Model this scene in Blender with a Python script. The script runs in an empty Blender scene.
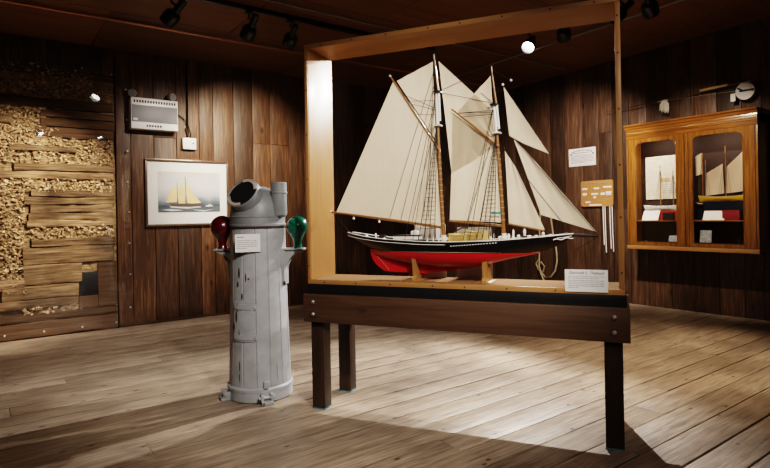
import bpy, bmesh, math, random
from mathutils import Vector, Matrix
random.seed(7)
C = bpy.context.scene.collection
PI = math.pi
R = math.radians

# ------------------------------------------------------------------ materials
def new_mat(name):
    m = bpy.data.materials.new(name); m.use_nodes = True
    nt = m.node_tree; b = nt.nodes['Principled BSDF']
    return m, nt, b

def plain(name, col, rough=.5, metal=0., coat=0., emit=None, es=0., var=0.0, vscale=30, bump=0.0):
    m, nt, b = new_mat(name)
    b.inputs['Roughness'].default_value = rough
    b.inputs['Metallic'].default_value = metal
    b.inputs['Coat Weight'].default_value = coat
    b.inputs['Base Color'].default_value = (*col, 1)
    tc = nt.nodes.new('ShaderNodeTexCoord')
    n = nt.nodes.new('ShaderNodeTexNoise'); n.inputs['Scale'].default_value = vscale; n.inputs['Detail'].default_value = 4
    nt.links.new(tc.outputs['Object'], n.inputs['Vector'])
    mx = nt.nodes.new('ShaderNodeMix'); mx.data_type = 'RGBA'
    mx.inputs['A'].default_value = (*[c*(1-var) for c in col], 1)
    mx.inputs['B'].default_value = (*[min(1, c*(1+var)) for c in col], 1)
    nt.links.new(n.outputs['Fac'], mx.inputs['Factor'])
    nt.links.new(mx.outputs['Result'], b.inputs['Base Color'])
    if bump:
        bp = nt.nodes.new('ShaderNodeBump'); bp.inputs['Strength'].default_value = bump; bp.inputs['Distance'].default_value = .01
        nt.links.new(n.outputs['Fac'], bp.inputs['Height']); nt.links.new(bp.outputs['Normal'], b.inputs['Normal'])
    if emit:
        b.inputs['Emission Color'].default_value = (*emit, 1); b.inputs['Emission Strength'].default_value = es
    return m

def wood(name, dark, mid, light, axis='X', s=1.0, rough=.6, coat=0., knots=0., bump=.3, spread=.5, grime=0., ks=1., vr=(.72, 1.3)):
    m, nt, b = new_mat(name)
    if rough > .8: b.inputs['Specular IOR Level'].default_value = .15
    L = nt.links.new; N = nt.nodes.new
    tc = N('ShaderNodeTexCoord'); at = N('ShaderNodeAttribute'); at.attribute_name = 'rnd'
    mul = N('ShaderNodeVectorMath'); mul.operation = 'SCALE'; mul.inputs['Scale'].default_value = 37.0
    comb = N('ShaderNodeCombineXYZ')
    for i in range(3): L(at.outputs['Fac'], comb.inputs[i])
    L(comb.outputs[0], mul.inputs[0])
    add = N('ShaderNodeVectorMath'); add.operation = 'ADD'
    L(tc.outputs['Object'], add.inputs[0]); L(mul.outputs[0], add.inputs[1])
    mp = N('ShaderNodeMapping')
    sc = [14*s]*3; sc['XYZ'.index(axis)] = 1.1*s
    mp.inputs['Scale'].default_value = sc
    L(add.outputs[0], mp.inputs['Vector'])
    n1 = N('ShaderNodeTexNoise'); n1.inputs['Scale'].default_value = 1.6; n1.inputs['Detail'].default_value = 8; n1.inputs['Roughness'].default_value = .62; n1.inputs['Distortion'].default_value = .6
    L(mp.outputs[0], n1.inputs['Vector'])
    mp2 = N('ShaderNodeMapping'); sc2 = [60*s]*3; sc2['XYZ'.index(axis)] = 2.2*s; mp2.inputs['Scale'].default_value = sc2
    L(add.outputs[0], mp2.inputs['Vector'])
    n2 = N('ShaderNodeTexNoise'); n2.inputs['Scale'].default_value = 1.; n2.inputs['Detail'].default_value = 3
    L(mp2.outputs[0], n2.inputs['Vector'])
    av = N('ShaderNodeMath'); av.operation = 'MULTIPLY_ADD'; av.inputs[1].default_value = .35
    L(n2.outputs['Fac'], av.inputs[0])
    m65 = N('ShaderNodeMath'); m65.operation = 'MULTIPLY'; m65.inputs[1].default_value = .65
    L(n1.outputs['Fac'], m65.inputs[0]); L(m65.outputs[0], av.inputs[2])
    cr = N('ShaderNodeValToRGB'); e = cr.color_ramp.elements
    e[0].position = .5-spread*.36; e[0].color = (*dark, 1); e[1].position = .5+spread*.36; e[1].color = (*light, 1)
    k = e.new(.5); k.color = (*mid, 1)
    L(av.outputs[0], cr.inputs[0])
    col = cr.outputs[0]
    # brightness change board by board
    hs = N('ShaderNodeHueSaturation')
    mr = N('ShaderNodeMapRange'); mr.inputs['To Min'].default_value = vr[0]; mr.inputs['To Max'].default_value = vr[1]
    L(at.outputs['Fac'], mr.inputs['Value']); L(mr.outputs[0], hs.inputs['Value']); L(col, hs.inputs['Color'])
    col = hs.outputs[0]
    if knots:
        mp3 = N('ShaderNodeMapping'); sc3 = [5.2*ks]*3; sc3['XYZ'.index(axis)] = 2.6*ks; mp3.inputs['Scale'].default_value = sc3
        L(add.outputs[0], mp3.inputs['Vector'])
        v = N('ShaderNodeTexVoronoi'); v.inputs['Scale'].default_value = 1.; v.inputs['Randomness'].default_value = 1
        v.voronoi_dimensions = '3D'
        L(mp3.outputs[0], v.inputs['Vector'])
        kr = N('ShaderNodeMapRange'); kr.inputs['From Min'].default_value = .05; kr.inputs['From Max'].default_value = .13
        kr.inputs['To Min'].default_value = knots; kr.inputs['To Max'].default_value = 0
        L(v.outputs['Distance'], kr.inputs['Value'])
        mk = N('ShaderNodeMix'); mk.data_type = 'RGBA'; mk.inputs['B'].default_value = (dark[0]*.35, dark[1]*.3, dark[2]*.28, 1)
        L(kr.outputs[0], mk.inputs['Factor']); L(col, mk.inputs['A']); col = mk.outputs['Result']
    if grime:
        ng = N('ShaderNodeTexNoise'); ng.inputs['Scale'].default_value = 1.7; ng.inputs['Detail'].default_value = 5
        L(tc.outputs['Object'], ng.inputs['Vector'])
        gr = N('ShaderNodeMapRange'); gr.inputs['From Min'].default_value = .42; gr.inputs['From Max'].default_value = .68
        gr.inputs['To Min'].default_value = 0; gr.inputs['To Max'].default_value = grime
        L(ng.outputs['Fac'], gr.inputs['Value'])
        mg = N('ShaderNodeMix'); mg.data_type = 'RGBA'; mg.inputs['B'].default_value = (dark[0]*.5, dark[1]*.5, dark[2]*.5, 1)
        L(gr.outputs[0], mg.inputs['Factor']); L(col, mg.inputs['A']); col = mg.outputs['Result']
    L(col, b.inputs['Base Color'])
    b.inputs['Roughness'].default_value = rough; b.inputs['Coat Weight'].default_value = coat; b.inputs['Coat Roughness'].default_value = .18
    bp = N('ShaderNodeBump'); bp.inputs['Strength'].default_value = bump; bp.inputs['Distance'].default_value = .006
    L(av.outputs[0], bp.inputs['Height']); L(bp.outputs['Normal'], b.inputs['Normal'])
    return m

def glass_mat(name, refl=.6, tint=(1, 1, 1)):
    m = bpy.data.materials.new(name); m.use_nodes = True; nt = m.node_tree
    nt.nodes.clear(); N = nt.nodes.new; L = nt.links.new
    o = N('ShaderNodeOutputMaterial'); t = N('ShaderNodeBsdfTransparent'); t.inputs[0].default_value = (*tint, 1)
    g = N('ShaderNodeBsdfGlossy'); g.inputs['Roughness'].default_value = .012; g.inputs['Color'].default_value = (1, 1, 1, 1)
    fr = N('ShaderNodeFresnel'); fr.inputs['IOR'].default_value = 1.45
    mu = N('ShaderNodeMath'); mu.operation = 'MULTIPLY'; mu.inputs[1].default_value = refl
    ge = N('ShaderNodeNewGeometry'); ir = N('ShaderNodeMapRange'); ir.inputs['To Min'].default_value = 1.45; ir.inputs['To Max'].default_value = 1/1.45
    L(ge.outputs['Backfacing'], ir.inputs['Value']); L(ir.outputs[0], fr.inputs['IOR'])
    mx = N('ShaderNodeMixShader')
    L(fr.outputs[0], mu.inputs[0]); L(mu.outputs[0], mx.inputs[0]); L(t.outputs[0], mx.inputs[1]); L(g.outputs[0], mx.inputs[2]); L(mx.outputs[0], o.inputs[0])
    return m

def sail_mat(name, col):
    m = bpy.data.materials.new(name); m.use_nodes = True; nt = m.node_tree
    nt.nodes.clear(); N = nt.nodes.new; L = nt.links.new
    o = N('ShaderNodeOutputMaterial'); d = N('ShaderNodeBsdfDiffuse'); t = N('ShaderNodeBsdfTranslucent'); mx = N('ShaderNodeMixShader')
    mx.inputs[0].default_value = .3
    tc = N('ShaderNodeTexCoord'); w = N('ShaderNodeTexWave'); w.bands_direction = 'X'; w.inputs['Scale'].default_value = 7.5; w.inputs['Distortion'].default_value = .15
    w.wave_profile = 'SAW'
    cr = N('ShaderNodeValToRGB'); e = cr.color_ramp.elements
    e[0].position = 0.; e[0].color = (col[0]*.86, col[1]*.85, col[2]*.83, 1); e[1].position = .06; e[1].color = (*col, 1)
    n = N('ShaderNodeTexNoise'); n.inputs['Scale'].default_value = 5; n.inputs['Detail'].default_value = 3
    mm = N('ShaderNodeMix'); mm.data_type = 'RGBA'; mm.blend_type = 'MULTIPLY'; mm.inputs['Factor'].default_value = .22
    L(tc.outputs['Object'], w.inputs['Vector']); L(tc.outputs['Object'], n.inputs['Vector'])
    L(w.outputs['Fac'], cr.inputs[0]); L(cr.outputs[0], mm.inputs['A']); L(n.outputs['Fac'], mm.inputs['B'])
    L(mm.outputs['Result'], d.inputs[0]); L(mm.outputs['Result'], t.inputs[0])
    L(d.outputs[0], mx.inputs[1]); L(t.outputs[0], mx.inputs[2]); L(mx.outputs[0], o.inputs[0])
    return m

def chipped_paint(name, col, under, amount=.3):
    m, nt, b = new_mat(name); N = nt.nodes.new; L = nt.links.new
    tc = N('ShaderNodeTexCoord'); mp = N('ShaderNodeMapping'); mp.inputs['Scale'].default_value = (9, 9, 5)
    L(tc.outputs['Object'], mp.inputs['Vector'])
    n = N('ShaderNodeTexNoise'); n.inputs['Scale'].default_value = 1.; n.inputs['Detail'].default_value = 7; n.inputs['Roughness'].default_value = .6
    L(mp.outputs[0], n.inputs['Vector'])
    r = N('ShaderNodeMapRange'); r.inputs['From Min'].default_value = amount-.004; r.inputs['From Max'].default_value = amount+.004; r.inputs['To Min'].default_value = 1; r.inputs['To Max'].default_value = 0
    L(n.outputs['Fac'], r.inputs['Value'])
    n2 = N('ShaderNodeTexNoise'); n2.inputs['Scale'].default_value = 12; n2.inputs['Detail'].default_value = 5
    L(tc.outputs['Object'], n2.inputs['Vector'])
    c2 = N('ShaderNodeValToRGB'); e = c2.color_ramp.elements
    e[0].position = .3; e[0].color = (col[0]*.8, col[1]*.8, col[2]*.8, 1); e[1].position = .65; e[1].color = (*col, 1)
    L(n2.outputs['Fac'], c2.inputs[0])
    mx = N('ShaderNodeMix'); mx.data_type = 'RGBA'; mx.inputs['B'].default_value = (*under, 1)
    L(r.outputs[0], mx.inputs['Factor']); L(c2.outputs[0], mx.inputs['A']); L(mx.outputs['Result'], b.inputs['Base Color'])
    b.inputs['Roughness'].default_value = .45
    bp = N('ShaderNodeBump'); bp.inputs['Strength'].default_value = .35; bp.inputs['Distance'].default_value = .004
    L(n2.outputs['Fac'], bp.inputs['Height']); L(bp.outputs['Normal'], b.inputs['Normal'])
    return m

M = {}
M['floor'] = wood('pine floor boards', (.14, .098, .07), (.385, .298, .228), (.56, .455, .365), 'X', 1.9, .42, .0, knots=1., bump=.6, spread=.5, grime=.5, ks=1.9, vr=(.88, 1.1))
M['lwall'] = wood('dark stained wall boards', (.020, .009, .005), (.070, .034, .017), (.20, .105, .052), 'Z', 1.5, .5, knots=.8, bump=.4, spread=.62, ks=.8, vr=(.6, 1.5))
M['rwall'] = wood('brown wall boards', (.019, .010, .006), (.066, .036, .022), (.18, .102, .062), 'Z', 1.5, .5, knots=.8, bump=.4, spread=.62, ks=.8, vr=(.6, 1.5))
M['ceiling'] = wood('plywood ceiling', (.10, .04, .013), (.19, .08, .025), (.26, .115, .038), 'X', .5, .6, bump=.05, spread=.9)
M['oldboard'] = wood('old split boards', (.045, .026, .015), (.25, .165, .095), (.50, .365, .235), 'X', 1.3, .85, knots=1., bump=1., spread=.5, grime=.85, ks=1.)
M['olddark'] = wood('old dark boards', (.03, .018, .011), (.10, .06, .036), (.2, .125, .08), 'X', 1.0, .85, bump=.8, spread=.7)
M['chips'] = wood('packed wood chips', (.16, .10, .055), (.48, .34, .20), (.80, .66, .48), 'X', 1.2, .9, bump=.5, spread=.5)
M['chipsback'] = wood('chip bed', (.09, .052, .026), (.38, .26, .14), (.66, .50, .32), 'X', 3.0, .95, bump=1., spread=.4)
M['case'] = wood('honey oak case', (.36, .17, .055), (.50, .26, .095), (.60, .34, .14), 'Z', 1.6, .4, coat=.22, bump=.06, spread=.9)
M['casex'] = wood('honey oak base', (.36, .17, .055), (.50, .26, .095), (.60, .34, .14), 'X', 1.6, .5, coat=.05, bump=.06, spread=.9)
M['casebase'] = wood('oak base board', (.22, .11, .045), (.32, .175, .08), (.38, .22, .105), 'X', 1.6, .9, bump=.06, spread=.9)
M['table'] = wood('dark stained table timber', (.03, .015, .008), (.08, .042, .024), (.13, .072, .042), 'X', 1.2, .55, knots=.5, bump=.2, spread=.9)
M['tleg'] = wood('dark stained table leg', (.018, .01, .006), (.045, .025, .015), (.085, .05, .03), 'Z', 1.2, .5, bump=.2, spread=.9)
M['black'] = plain('black painted board', (.012, .012, .013), .4, var=.3)
M['oak'] = wood('golden oak cabinet', (.09, .03, .006), (.28, .115, .022), (.47, .22, .055), 'Z', 1.8, .3, coat=.4, bump=.2, spread=.6)
M['oakx'] = wood('golden oak rails', (.10, .032, .006), (.27, .105, .02), (.42, .19, .045), 'X', 1.8, .3, coat=.4, bump=.2, spread=.6)
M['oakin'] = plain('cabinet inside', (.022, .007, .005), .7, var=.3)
M['glass'] = glass_mat('clear pane', .8)
M['acrylic'] = glass_mat('clear sheet', .8)
M['softglass'] = glass_mat('matt back pane', .12)
M['sail'] = sail_mat('canvas sail', (.66, .56, .43))
M['sailtan'] = sail_mat('tan sail', (.72, .58, .44))
M['spar'] = wood('varnished spar', (.2, .085, .025), (.36, .17, .055), (.48, .25, .09), 'Z', 6, .35, coat=.4, bump=.05)
M['mastdark'] = plain('dark mast paint', (.02, .014, .012), .4)
M['white'] = plain('white paint', (.78, .78, .77), .45, var=.06)
M['hullblack'] = plain('black hull paint', (.004, .004, .005), .35)
M['hullred'] = plain('red hull paint', (.50, .012, .02), .35, coat=.3, var=.06, vscale=9)
M['deck'] = plain('model deck', (.42, .34, .24), .6, var=.15)
M['dory'] = plain('cream yellow paint', (.72, .55, .24), .5, var=.08)
M['teal'] = plain('teal paint', (.03, .28, .30), .5)
M['line'] = plain('dark rigging line', (.025, .02, .016), .8)
M['linel'] = plain('light rigging line', (.42, .34, .25), .8)
M['stand'] = wood('stand oak', (.36, .17, .055), (.52, .28, .1), (.64, .37, .15), 'Z', 3, .4, coat=.3, bump=.1)
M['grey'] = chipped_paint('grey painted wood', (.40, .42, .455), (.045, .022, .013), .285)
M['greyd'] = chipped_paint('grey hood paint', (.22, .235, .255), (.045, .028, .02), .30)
M['greyc'] = chipped_paint('worn grey castings', (.36, .38, .40), (.05, .026, .014), .40)
M['rust'] = plain('rusty gap', (.05, .03, .022), .9, var=.6, vscale=80)
M['voidblack'] = plain('black interior', (.004, .004, .004), .8)
M['rim'] = plain('worn bare rim', (.46, .40, .37), .6, var=.3)
M['redball'] = plain('dark red paint', (.075, .003, .007), .25, coat=.6, var=.2)
M['greenball'] = plain('green paint', (.005, .13, .085), .25, coat=.6, var=.25, vscale=14)
M['paper'] = plain('white paper', (.78, .78, .80), .7, var=.02)
M['ink'] = plain('dark ink', (.05, .05, .08), .8)
M['inkl'] = plain('faint ink', (.36, .36, .42), .8)
M['metal'] = plain('brushed steel', (.82, .84, .88), .45, metal=.15, var=.12, vscale=50)
M['metald'] = plain('grey front panel', (.24, .25, .275), .5, metal=.1, var=.2, vscale=90)
M['steel'] = plain('bolt steel', (.62, .60, .57), .35, metal=.8)
M['beige'] = plain('beige plastic', (.42, .36, .28), .5)
M['plastic'] = plain('white plastic', (.72, .72, .70), .4)
M['fixture'] = plain('black fixture', (.008, .008, .009), .35, coat=.3)
M['copper'] = plain('copper pipe', (.55, .28, .2), .3, metal=.9)
M['pipe'] = plain('grey conduit', (.35, .33, .31), .4, metal=.7)
M['lens'] = plain('lit lamp lens', (1, 1, 1), .4, emit=(1, .97, .93), es=30)
M['lensdim'] = plain('unlit lamp lens', (.25, .27, .3), .1, coat=1.)
M['frame'] = plain('bronze picture frame', (.15, .10, .075), .3, metal=.4, coat=.3)
M['mat'] = plain('picture mount', (.80, .82, .84), .8)
M['rope'] = plain('hemp rope', (.48, .38, .25), .9, var=.3, vscale=60, bump=.6)
M['boardwood'] = wood('pale board', (.42, .19, .07), (.58, .30, .12), (.68, .38, .17), 'Y', 1.5, .45, bump=.05)
M['cork'] = plain('cork grip', (.42, .30, .17), .8, var=.2, vscale=90)
M['rod'] = plain('dark rod', (.06, .028, .015), .3, coat=.5)
M['feather'] = plain('white feathers', (.6, .58, .55), .9, var=.2)
M['maroon'] = plain('maroon cloth', (.20, .012, .022), .7)
M['yellow'] = plain('yellow paint', (.75, .45, .02), .4)
M['navy'] = plain('dark blue paint', (.01, .016, .03), .3)
M['bluetape'] = plain('blue tape', (.10, .28, .34), .7)
M['knotgold'] = plain('brass', (.45, .28, .09), .3, metal=.9)

# ------------------------------------------------------------------ mesh builder
class MB:
    def __init__(s): s.v = []; s.f = []; s.r = []; s.sm = []
    def add(s, vs, fs, rnd=0., smooth=False):
        o = len(s.v); s.v += [tuple(v) for v in vs]
        for f in fs: s.f.append(tuple(i+o for i in f)); s.r.append(rnd); s.sm.append(smooth)
        return s
    def box(s, x0, x1, y0, y1, z0, z1, rnd=0., bev=0., mat=None):
        xs, ys, zs = sorted((x0, x1)), sorted((y0, y1)), sorted((z0, z1))
        if bev > 0:
            b = min(bev, (xs[1]-xs[0])*.45, (ys[1]-ys[0])*.45, (zs[1]-zs[0])*.45)
            bm = bmesh.new(); bmesh.ops.create_cube(bm, size=1)
            for v in bm.verts:
                v.co = Vector((xs[v.co.x > 0], ys[v.co.y > 0], zs[v.co.z > 0]))
            bmesh.ops.bevel(bm, geom=bm.edges[:], offset=b, segments=2, affect='EDGES', profile=.6)
            bm.verts.index_update()
            vs = [v.co.copy() for v in bm.verts]; fs = [[v.index for v in f.verts] for f in bm.faces]; bm.free()
        else:
            vs = [Vector((x, y, z)) for x in xs for y in ys for z in zs]
            fs = [(0, 1, 3, 2), (4, 6, 7, 5), (0, 4, 5, 1), (2, 3, 7, 6), (0, 2, 6, 4), (1, 5, 7, 3)]
        if mat is not None: vs = [mat @ v for v in vs]
        return s.add(vs, fs, rnd)
    def tube(s, pts, r, n=8, cap=True, rnd=0., close=False):
        P = [Vector(p) for p in pts]; rs = r if isinstance(r, (list, tuple)) else [r]*len(P)
        vs = []; up = None
        for i, p in enumerate(P):
            d = (P[min(i+1, len(P)-1)]-P[max(i-1, 0)]).normalized()
            if up is None:
                up = Vector((0, 0, 1)) if abs(d.z) < .9 else Vector((1, 0, 0))
            a = d.cross(up)
            if a.length < 1e-5: a = d.cross(Vector((.3, 1, .2)))
            a.normalize(); b = d.cross(a).normalized(); up = -b if False else up
            for k in range(n):
                t = 2*PI*k/n; vs.append(p+(a*math.cos(t)+b*math.sin(t))*rs[i])
        fs = []
        for i in range(len(P)-1):
            for k in range(n):
                fs.append((i*n+k, i*n+(k+1) % n, (i+1)*n+(k+1) % n, (i+1)*n+k))
        if cap: fs.append(tuple(range(n))[::-1]); fs.append(tuple((len(P)-1)*n+k for k in range(n)))
        return s.add(vs, fs, rnd, True)
    def lathe(s, prof, n=32, mat=None, rnd=0., cap=True):
        vs = []
        for (r, z) in prof:
            for k in range(n):
                t = 2*PI*k/n; vs.append(Vector((r*math.cos(t), r*math.sin(t), z)))
        fs = []
        for i in range(len(prof)-1):
            for k in range(n): fs.append((i*n+k, i*n+(k+1) % n, (i+1)*n+(k+1) % n, (i+1)*n+k))
        if cap:
            fs.append(tuple(range(n))[::-1]); fs.append(tuple((len(prof)-1)*n+k for k in range(n)))
        if mat is not None: vs = [mat @ v for v in vs]
        return s.add(vs, fs, rnd, True)
    def prism(s, poly, y0, y1, mat=None, rnd=0.):           # poly in x,z ; extruded along y
        n = len(poly)
        vs = [Vector((x, y0, z)) for x, z in poly]+[Vector((x, y1, z)) for x, z in poly]
        fs = [tuple(range(n)), tuple(range(2*n-1, n-1, -1))]+[(i, i+n, (i+1) % n+n, (i+1) % n) for i in range(n)]
        if mat is not None: vs = [mat @ v for v in vs]
        return s.add(vs, fs, rnd)
    def grid(s, fn, nu, nv, rnd=0., smooth=True):
        vs = [Vector(fn(i/nu, j/nv)) for i in range(nu+1) for j in range(nv+1)]
        fs = [(i*(nv+1)+j, (i+1)*(nv+1)+j, (i+1)*(nv+1)+j+1, i*(nv+1)+j+1) for i in range(nu) for j in range(nv)]
        return s.add(vs, fs, rnd, smooth)
    def build(s, name, mat, parent=None, loc=None, rot=None, fixn=True):
        me = bpy.data.meshes.new(name); me.from_pydata(s.v, [], s.f)
        at = me.attributes.new('rnd', 'FLOAT', 'FACE')
        for i, v in enumerate(s.r): at.data[i].value = v
        for i, p in enumerate(me.polygons): p.use_smooth = s.sm[i]
        me.materials.append(M[mat] if isinstance(mat, str) else mat)
        if fixn:
            bm = bmesh.new(); bm.from_mesh(me); bmesh.ops.recalc_face_normals(bm, faces=bm.faces[:]); bm.to_mesh(me); bm.free()
        me.set_sharp_from_angle(angle=R(40))
        o = bpy.data.objects.new(name, me); C.objects.link(o)
        if parent: o.parent = parent
        if loc: o.location = loc
        if rot: o.rotation_euler = rot
        return o

def tag(o, label=None, cat=None, group=None, kind=None):
    if label: o['label'] = label
    if cat: o['category'] = cat
    if group: o['group'] = group
    if kind: o['kind'] = kind
    return o
def thing(name, label, cat, loc=(0, 0, 0), rz=0., group=None):
    o = bpy.data.objects.new(name, None); C.objects.link(o); o.empty_display_size = .1
    o.location = loc; o.rotation_euler = (0, 0, rz)
    return tag(o, label, cat, group)
def struct(name, mb, mat): return tag(mb.build(name, mat), kind='structure')
def text(name, s, size, mat, parent, loc, rot, align='CENTER', shear=0.):
    cu = bpy.data.curves.new(name, 'FONT'); cu.body = s; cu.size = size; cu.align_x = align; cu.shear = shear; cu.extrude = .0004
    tmp = bpy.data.objects.new(name+'_tmp', cu); C.objects.link(tmp)
    dg = bpy.context.evaluated_depsgraph_get(); me = bpy.data.meshes.new_from_object(tmp.evaluated_get(dg))
    bpy.data.objects.remove(tmp); me.name = name
    me.materials.clear(); me.materials.append(M[mat])
    o = bpy.data.objects.new(name, me); C.objects.link(o); o.parent = parent; o.location = loc; o.rotation_euler = rot
    return o
def script_lines(mb, x0, x1, ztop, dz, n, y, h=.0022, seed=1, last=.5):
    rr = random.Random(seed)
    for i in range(n):
        x = x0; end = x1 if i < n-1 else x0+(x1-x0)*last
        while x < end-.004:
            w = rr.uniform(.006, .022); xe = min(x+w, end); mb.box(x, xe, y-.0006, y, ztop-i*dz-h, ztop-i*dz); x = xe+.004

# ------------------------------------------------------------------ room shell
XR, YL, XW, YS, = 7.2, 7.16, -2.6, -2.6
def ceil_z(y): return 3.42-(y-3)*.025
# floor boards run parallel to the left wall
mb = MB(); rr = random.Random(3)
y = 1.955-.205*24
while y < YL:
    y0, y1 = max(y, YS), min(y+.205, YL)
    if y1-y0 > .02:
        x = XW-rr.uniform(0, 3)
        while x < XR:
            L_ = rr.choice([3.1, 3.9, 4.8, 5.4]); xa, xb = max(x, XW), min(x+L_, XR)
            g = rr.choice([.003, .0045, .007, .009])
            if xb > xa: mb.box(xa+.0012, xb-.0012, y0+g, y1-g*.5, -.03, rr.uniform(-.0012, .0), rnd=rr.random(), bev=.002)
            x += L_
    y += .205
fl = struct('floor', mb, 'floor')
mb = MB(); mb.box(XW, XR, YS, YL, -.06, -.031); o = mb.build('subfloor', 'olddark', fl)

# ceiling sheets
mb = MB()
def csheet(x0, x1, y0, y1, rnd):
    g = .004
    vs = [(x, yy, ceil_z(yy)+dz) for dz in (0, .03) for x in (x0+g, x1-g) for yy in (y0+g, y1-g)]
    mb.add(vs, [(0, 1, 3, 2), (4, 6, 7, 5), (0, 4, 5, 1), (2, 3, 7, 6), (0, 2, 6, 4), (1, 5, 7, 3)], rnd)
yy = -2.6; k = 0
while yy < YL:
    xx = XW-(k % 2)*1.2
    while xx < XR:
        a, b_ = max(xx, XW), min(xx+2.44, XR)
        if b_ > a+.01: csheet(a, b_, yy, min(yy+1.22, YL), rr.random()*.6)
        xx += 2.44
    yy += 1.22; k += 1
vs = [(x, yy, ceil_z(yy)+dz) for dz in (.031, .06) for x in (XW, XR) for yy in (YS, YL)]
mb.add(vs, [(0, 1, 3, 2), (4, 6, 7, 5), (0, 4, 5, 1), (2, 3, 7, 6), (0, 2, 6, 4), (1, 5, 7, 3)], 0)
struct('ceiling', mb, 'ceiling')

# left wall, vertical boards; the opening with the old wall is left of X=1.32
mb = MB(); rr = random.Random(11)
edges = [1.325, 1.49, 1.757, 2.03, 2.32, 2.5, 2.78, 3.05, 3.31, 3.6, 3.84, 4.1, 4.38, 4.65, 4.93, 5.2, 5.48, 5.75, 6.02, 6.3, 6.57, 6.85, 7.2]
for a, b_ in zip(edges, edges[1:]):
    z = 0; zj = rr.choice([1.62, 2.3, .9, 3.5, 3.5, 2.0])
    for z0, z1 in ((0, zj), (zj, 3.36)):
        z1 = min(z1, 3.33)
        if z1 > z0: mb.box(a+.003, b_-.003, YL-.0-rr.uniform(0, .004), YL+.03, z0+.002, z1-.002, rnd=rr.random(), bev=.003)
mb.box(XW, XR, YL+.09, YL+.14, 0, 3.34, rnd=.0)
mb.box(1.33, XR, YL+.031, YL+.089, 0, 3.33, rnd=.0)
x = XW
while x < 1.32:     # boards above the opening
    xb = min(x+.27, 1.32); mb.box(x+.003, xb-.003, YL-.004, YL+.03, 2.99, 3.33, rnd=rr.random(), bev=.003); x += .27
struct('wall_left', mb, 'lwall')
mb = MB(); y = YS
while y < YL:
    w = rr.choice([.2, .25, .3, .27]); yb = min(y+w, YL); zj = rr.choice([.55, 1.3, 2.4, 3.6, 3.6, 3.6, 1.9])
    for z0, z1 in ((0, zj), (zj, 3.6)):
        z1 = min(z1, ceil_z(yb)-.002)
        if z1 > z0 and yb-y > .02: mb.box(XR-rr.uniform(0, .005), XR+.03, y+.003, yb-.003, z0+.002, z1, rnd=rr.random(), bev=.003)
    y += w
mb.box(XR+.031, XR+.08, YS, YL+.1, 0, 3.3, rnd=0)
struct('wall_right', mb, 'rwall')
mb = MB(); x = XW
while x < XR:
    xb = min(x+.27, XR); mb.box(x+.003, xb-.003, YS-.03, YS, .0, 3.5, rnd=rr.random()); x += .27
mb.box(XW, XR, YS-.08, YS-.031, 0, 3.5)
struct('wall_front', mb, 'lwall')
mb = MB(); y = YS
while y < YL:
    yb = min(y+.27, YL); mb.box(XW-.03, XW, y+.003, yb-.003, 0, ceil_z(yb), rnd=rr.random()); y += .27
mb.box(XW-.08, XW-.031, YS, YL, 0, 3.3)
struct('wall_back', mb, 'lwall')
mb = MB(); mb.box(1.33, XR-.02, YL-.022, YL-.006, 0.001, .03, bev=.004); struct('baseboard_left', mb, 'olddark')

# ------------------------------------------------------------------ exposed old wall
ew = thing('exposed_wall_section', 'exposed old wall of rough horizontal boards packed with golden wood chips, left of the framed painting', 'wall section', (-.6, YL, 0))
ox = .6
def zf(p): return 2.921-.01118*(p-75)
xtab = [(-120, -1.5), (0, .184), (20, .362), (30, .454), (43, .575), (50, .642), (77, .908), (95, 1.092), (115, 1.305)]
def xf(p):
    for (a, b_), (c, d) in zip(xtab, xtab[1:]):
        if p <= c: return b_+(d-b_)*(p-a)/(c-a)
    return xtab[-1][1]
from mathutils import noise as mn
mb = MB()
def chipfn(u, v):
    X = -1.95+3.27*u; Z = .002+2.98*v
    d = mn.noise(Vector((X*5, Z*5, 0)))*.022+.012+mn.noise(Vector((X*19, Z*24, 3)))*.014+mn.noise(Vector((X*45, Z*60, 7)))*.008
    return (X+ox, .045-d, Z)
mb.grid(chipfn, 260, 240, smooth=False)
o = mb.build('chip_bed', 'chipsback', ew); o['kind'] = 'stuff'
chip_areas = [(0, 95, 64, 98, 550), (0, 42, 108, 128, 240), (0, 114, 137, 164, 900), (0, 60, 128, 145, 250), (0, 114, 178, 192, 420), (0, 24, 190, 292, 700), (28, 113, 226, 239, 240), (20, 80, 306, 313, 100), (-120, 0, 64, 292, 1800)]
rr = random.Random(5)
mb = MB()
for (xa, xb, ya, yb, n) in chip_areas:
    for i in range(n):
        X = xf(rr.uniform(xa, xb))+ox; Z = zf(rr.uniform(ya, yb)); Yc = rr.uniform(-.008, .035)
        l, w = rr.uniform(.010, .05), rr.uniform(.008, .024)
        mt = Matrix.Translation((X, Yc, Z)) @ Matrix.Rotation(rr.gauss(0, .6), 4, 'Y') @ Matrix.Rotation(rr.gauss(0, .7), 4, 'X') @ Matrix.Rotation(rr.gauss(0, .6), 4, 'Z')
        mb.box(-l/2, l/2, -.002, .002, -w/2, w/2, rnd=rr.random(), mat=mt)
o = mb.build('wood_chips', 'chips', ew, fixn=False); o['kind'] = 'stuff'
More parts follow.
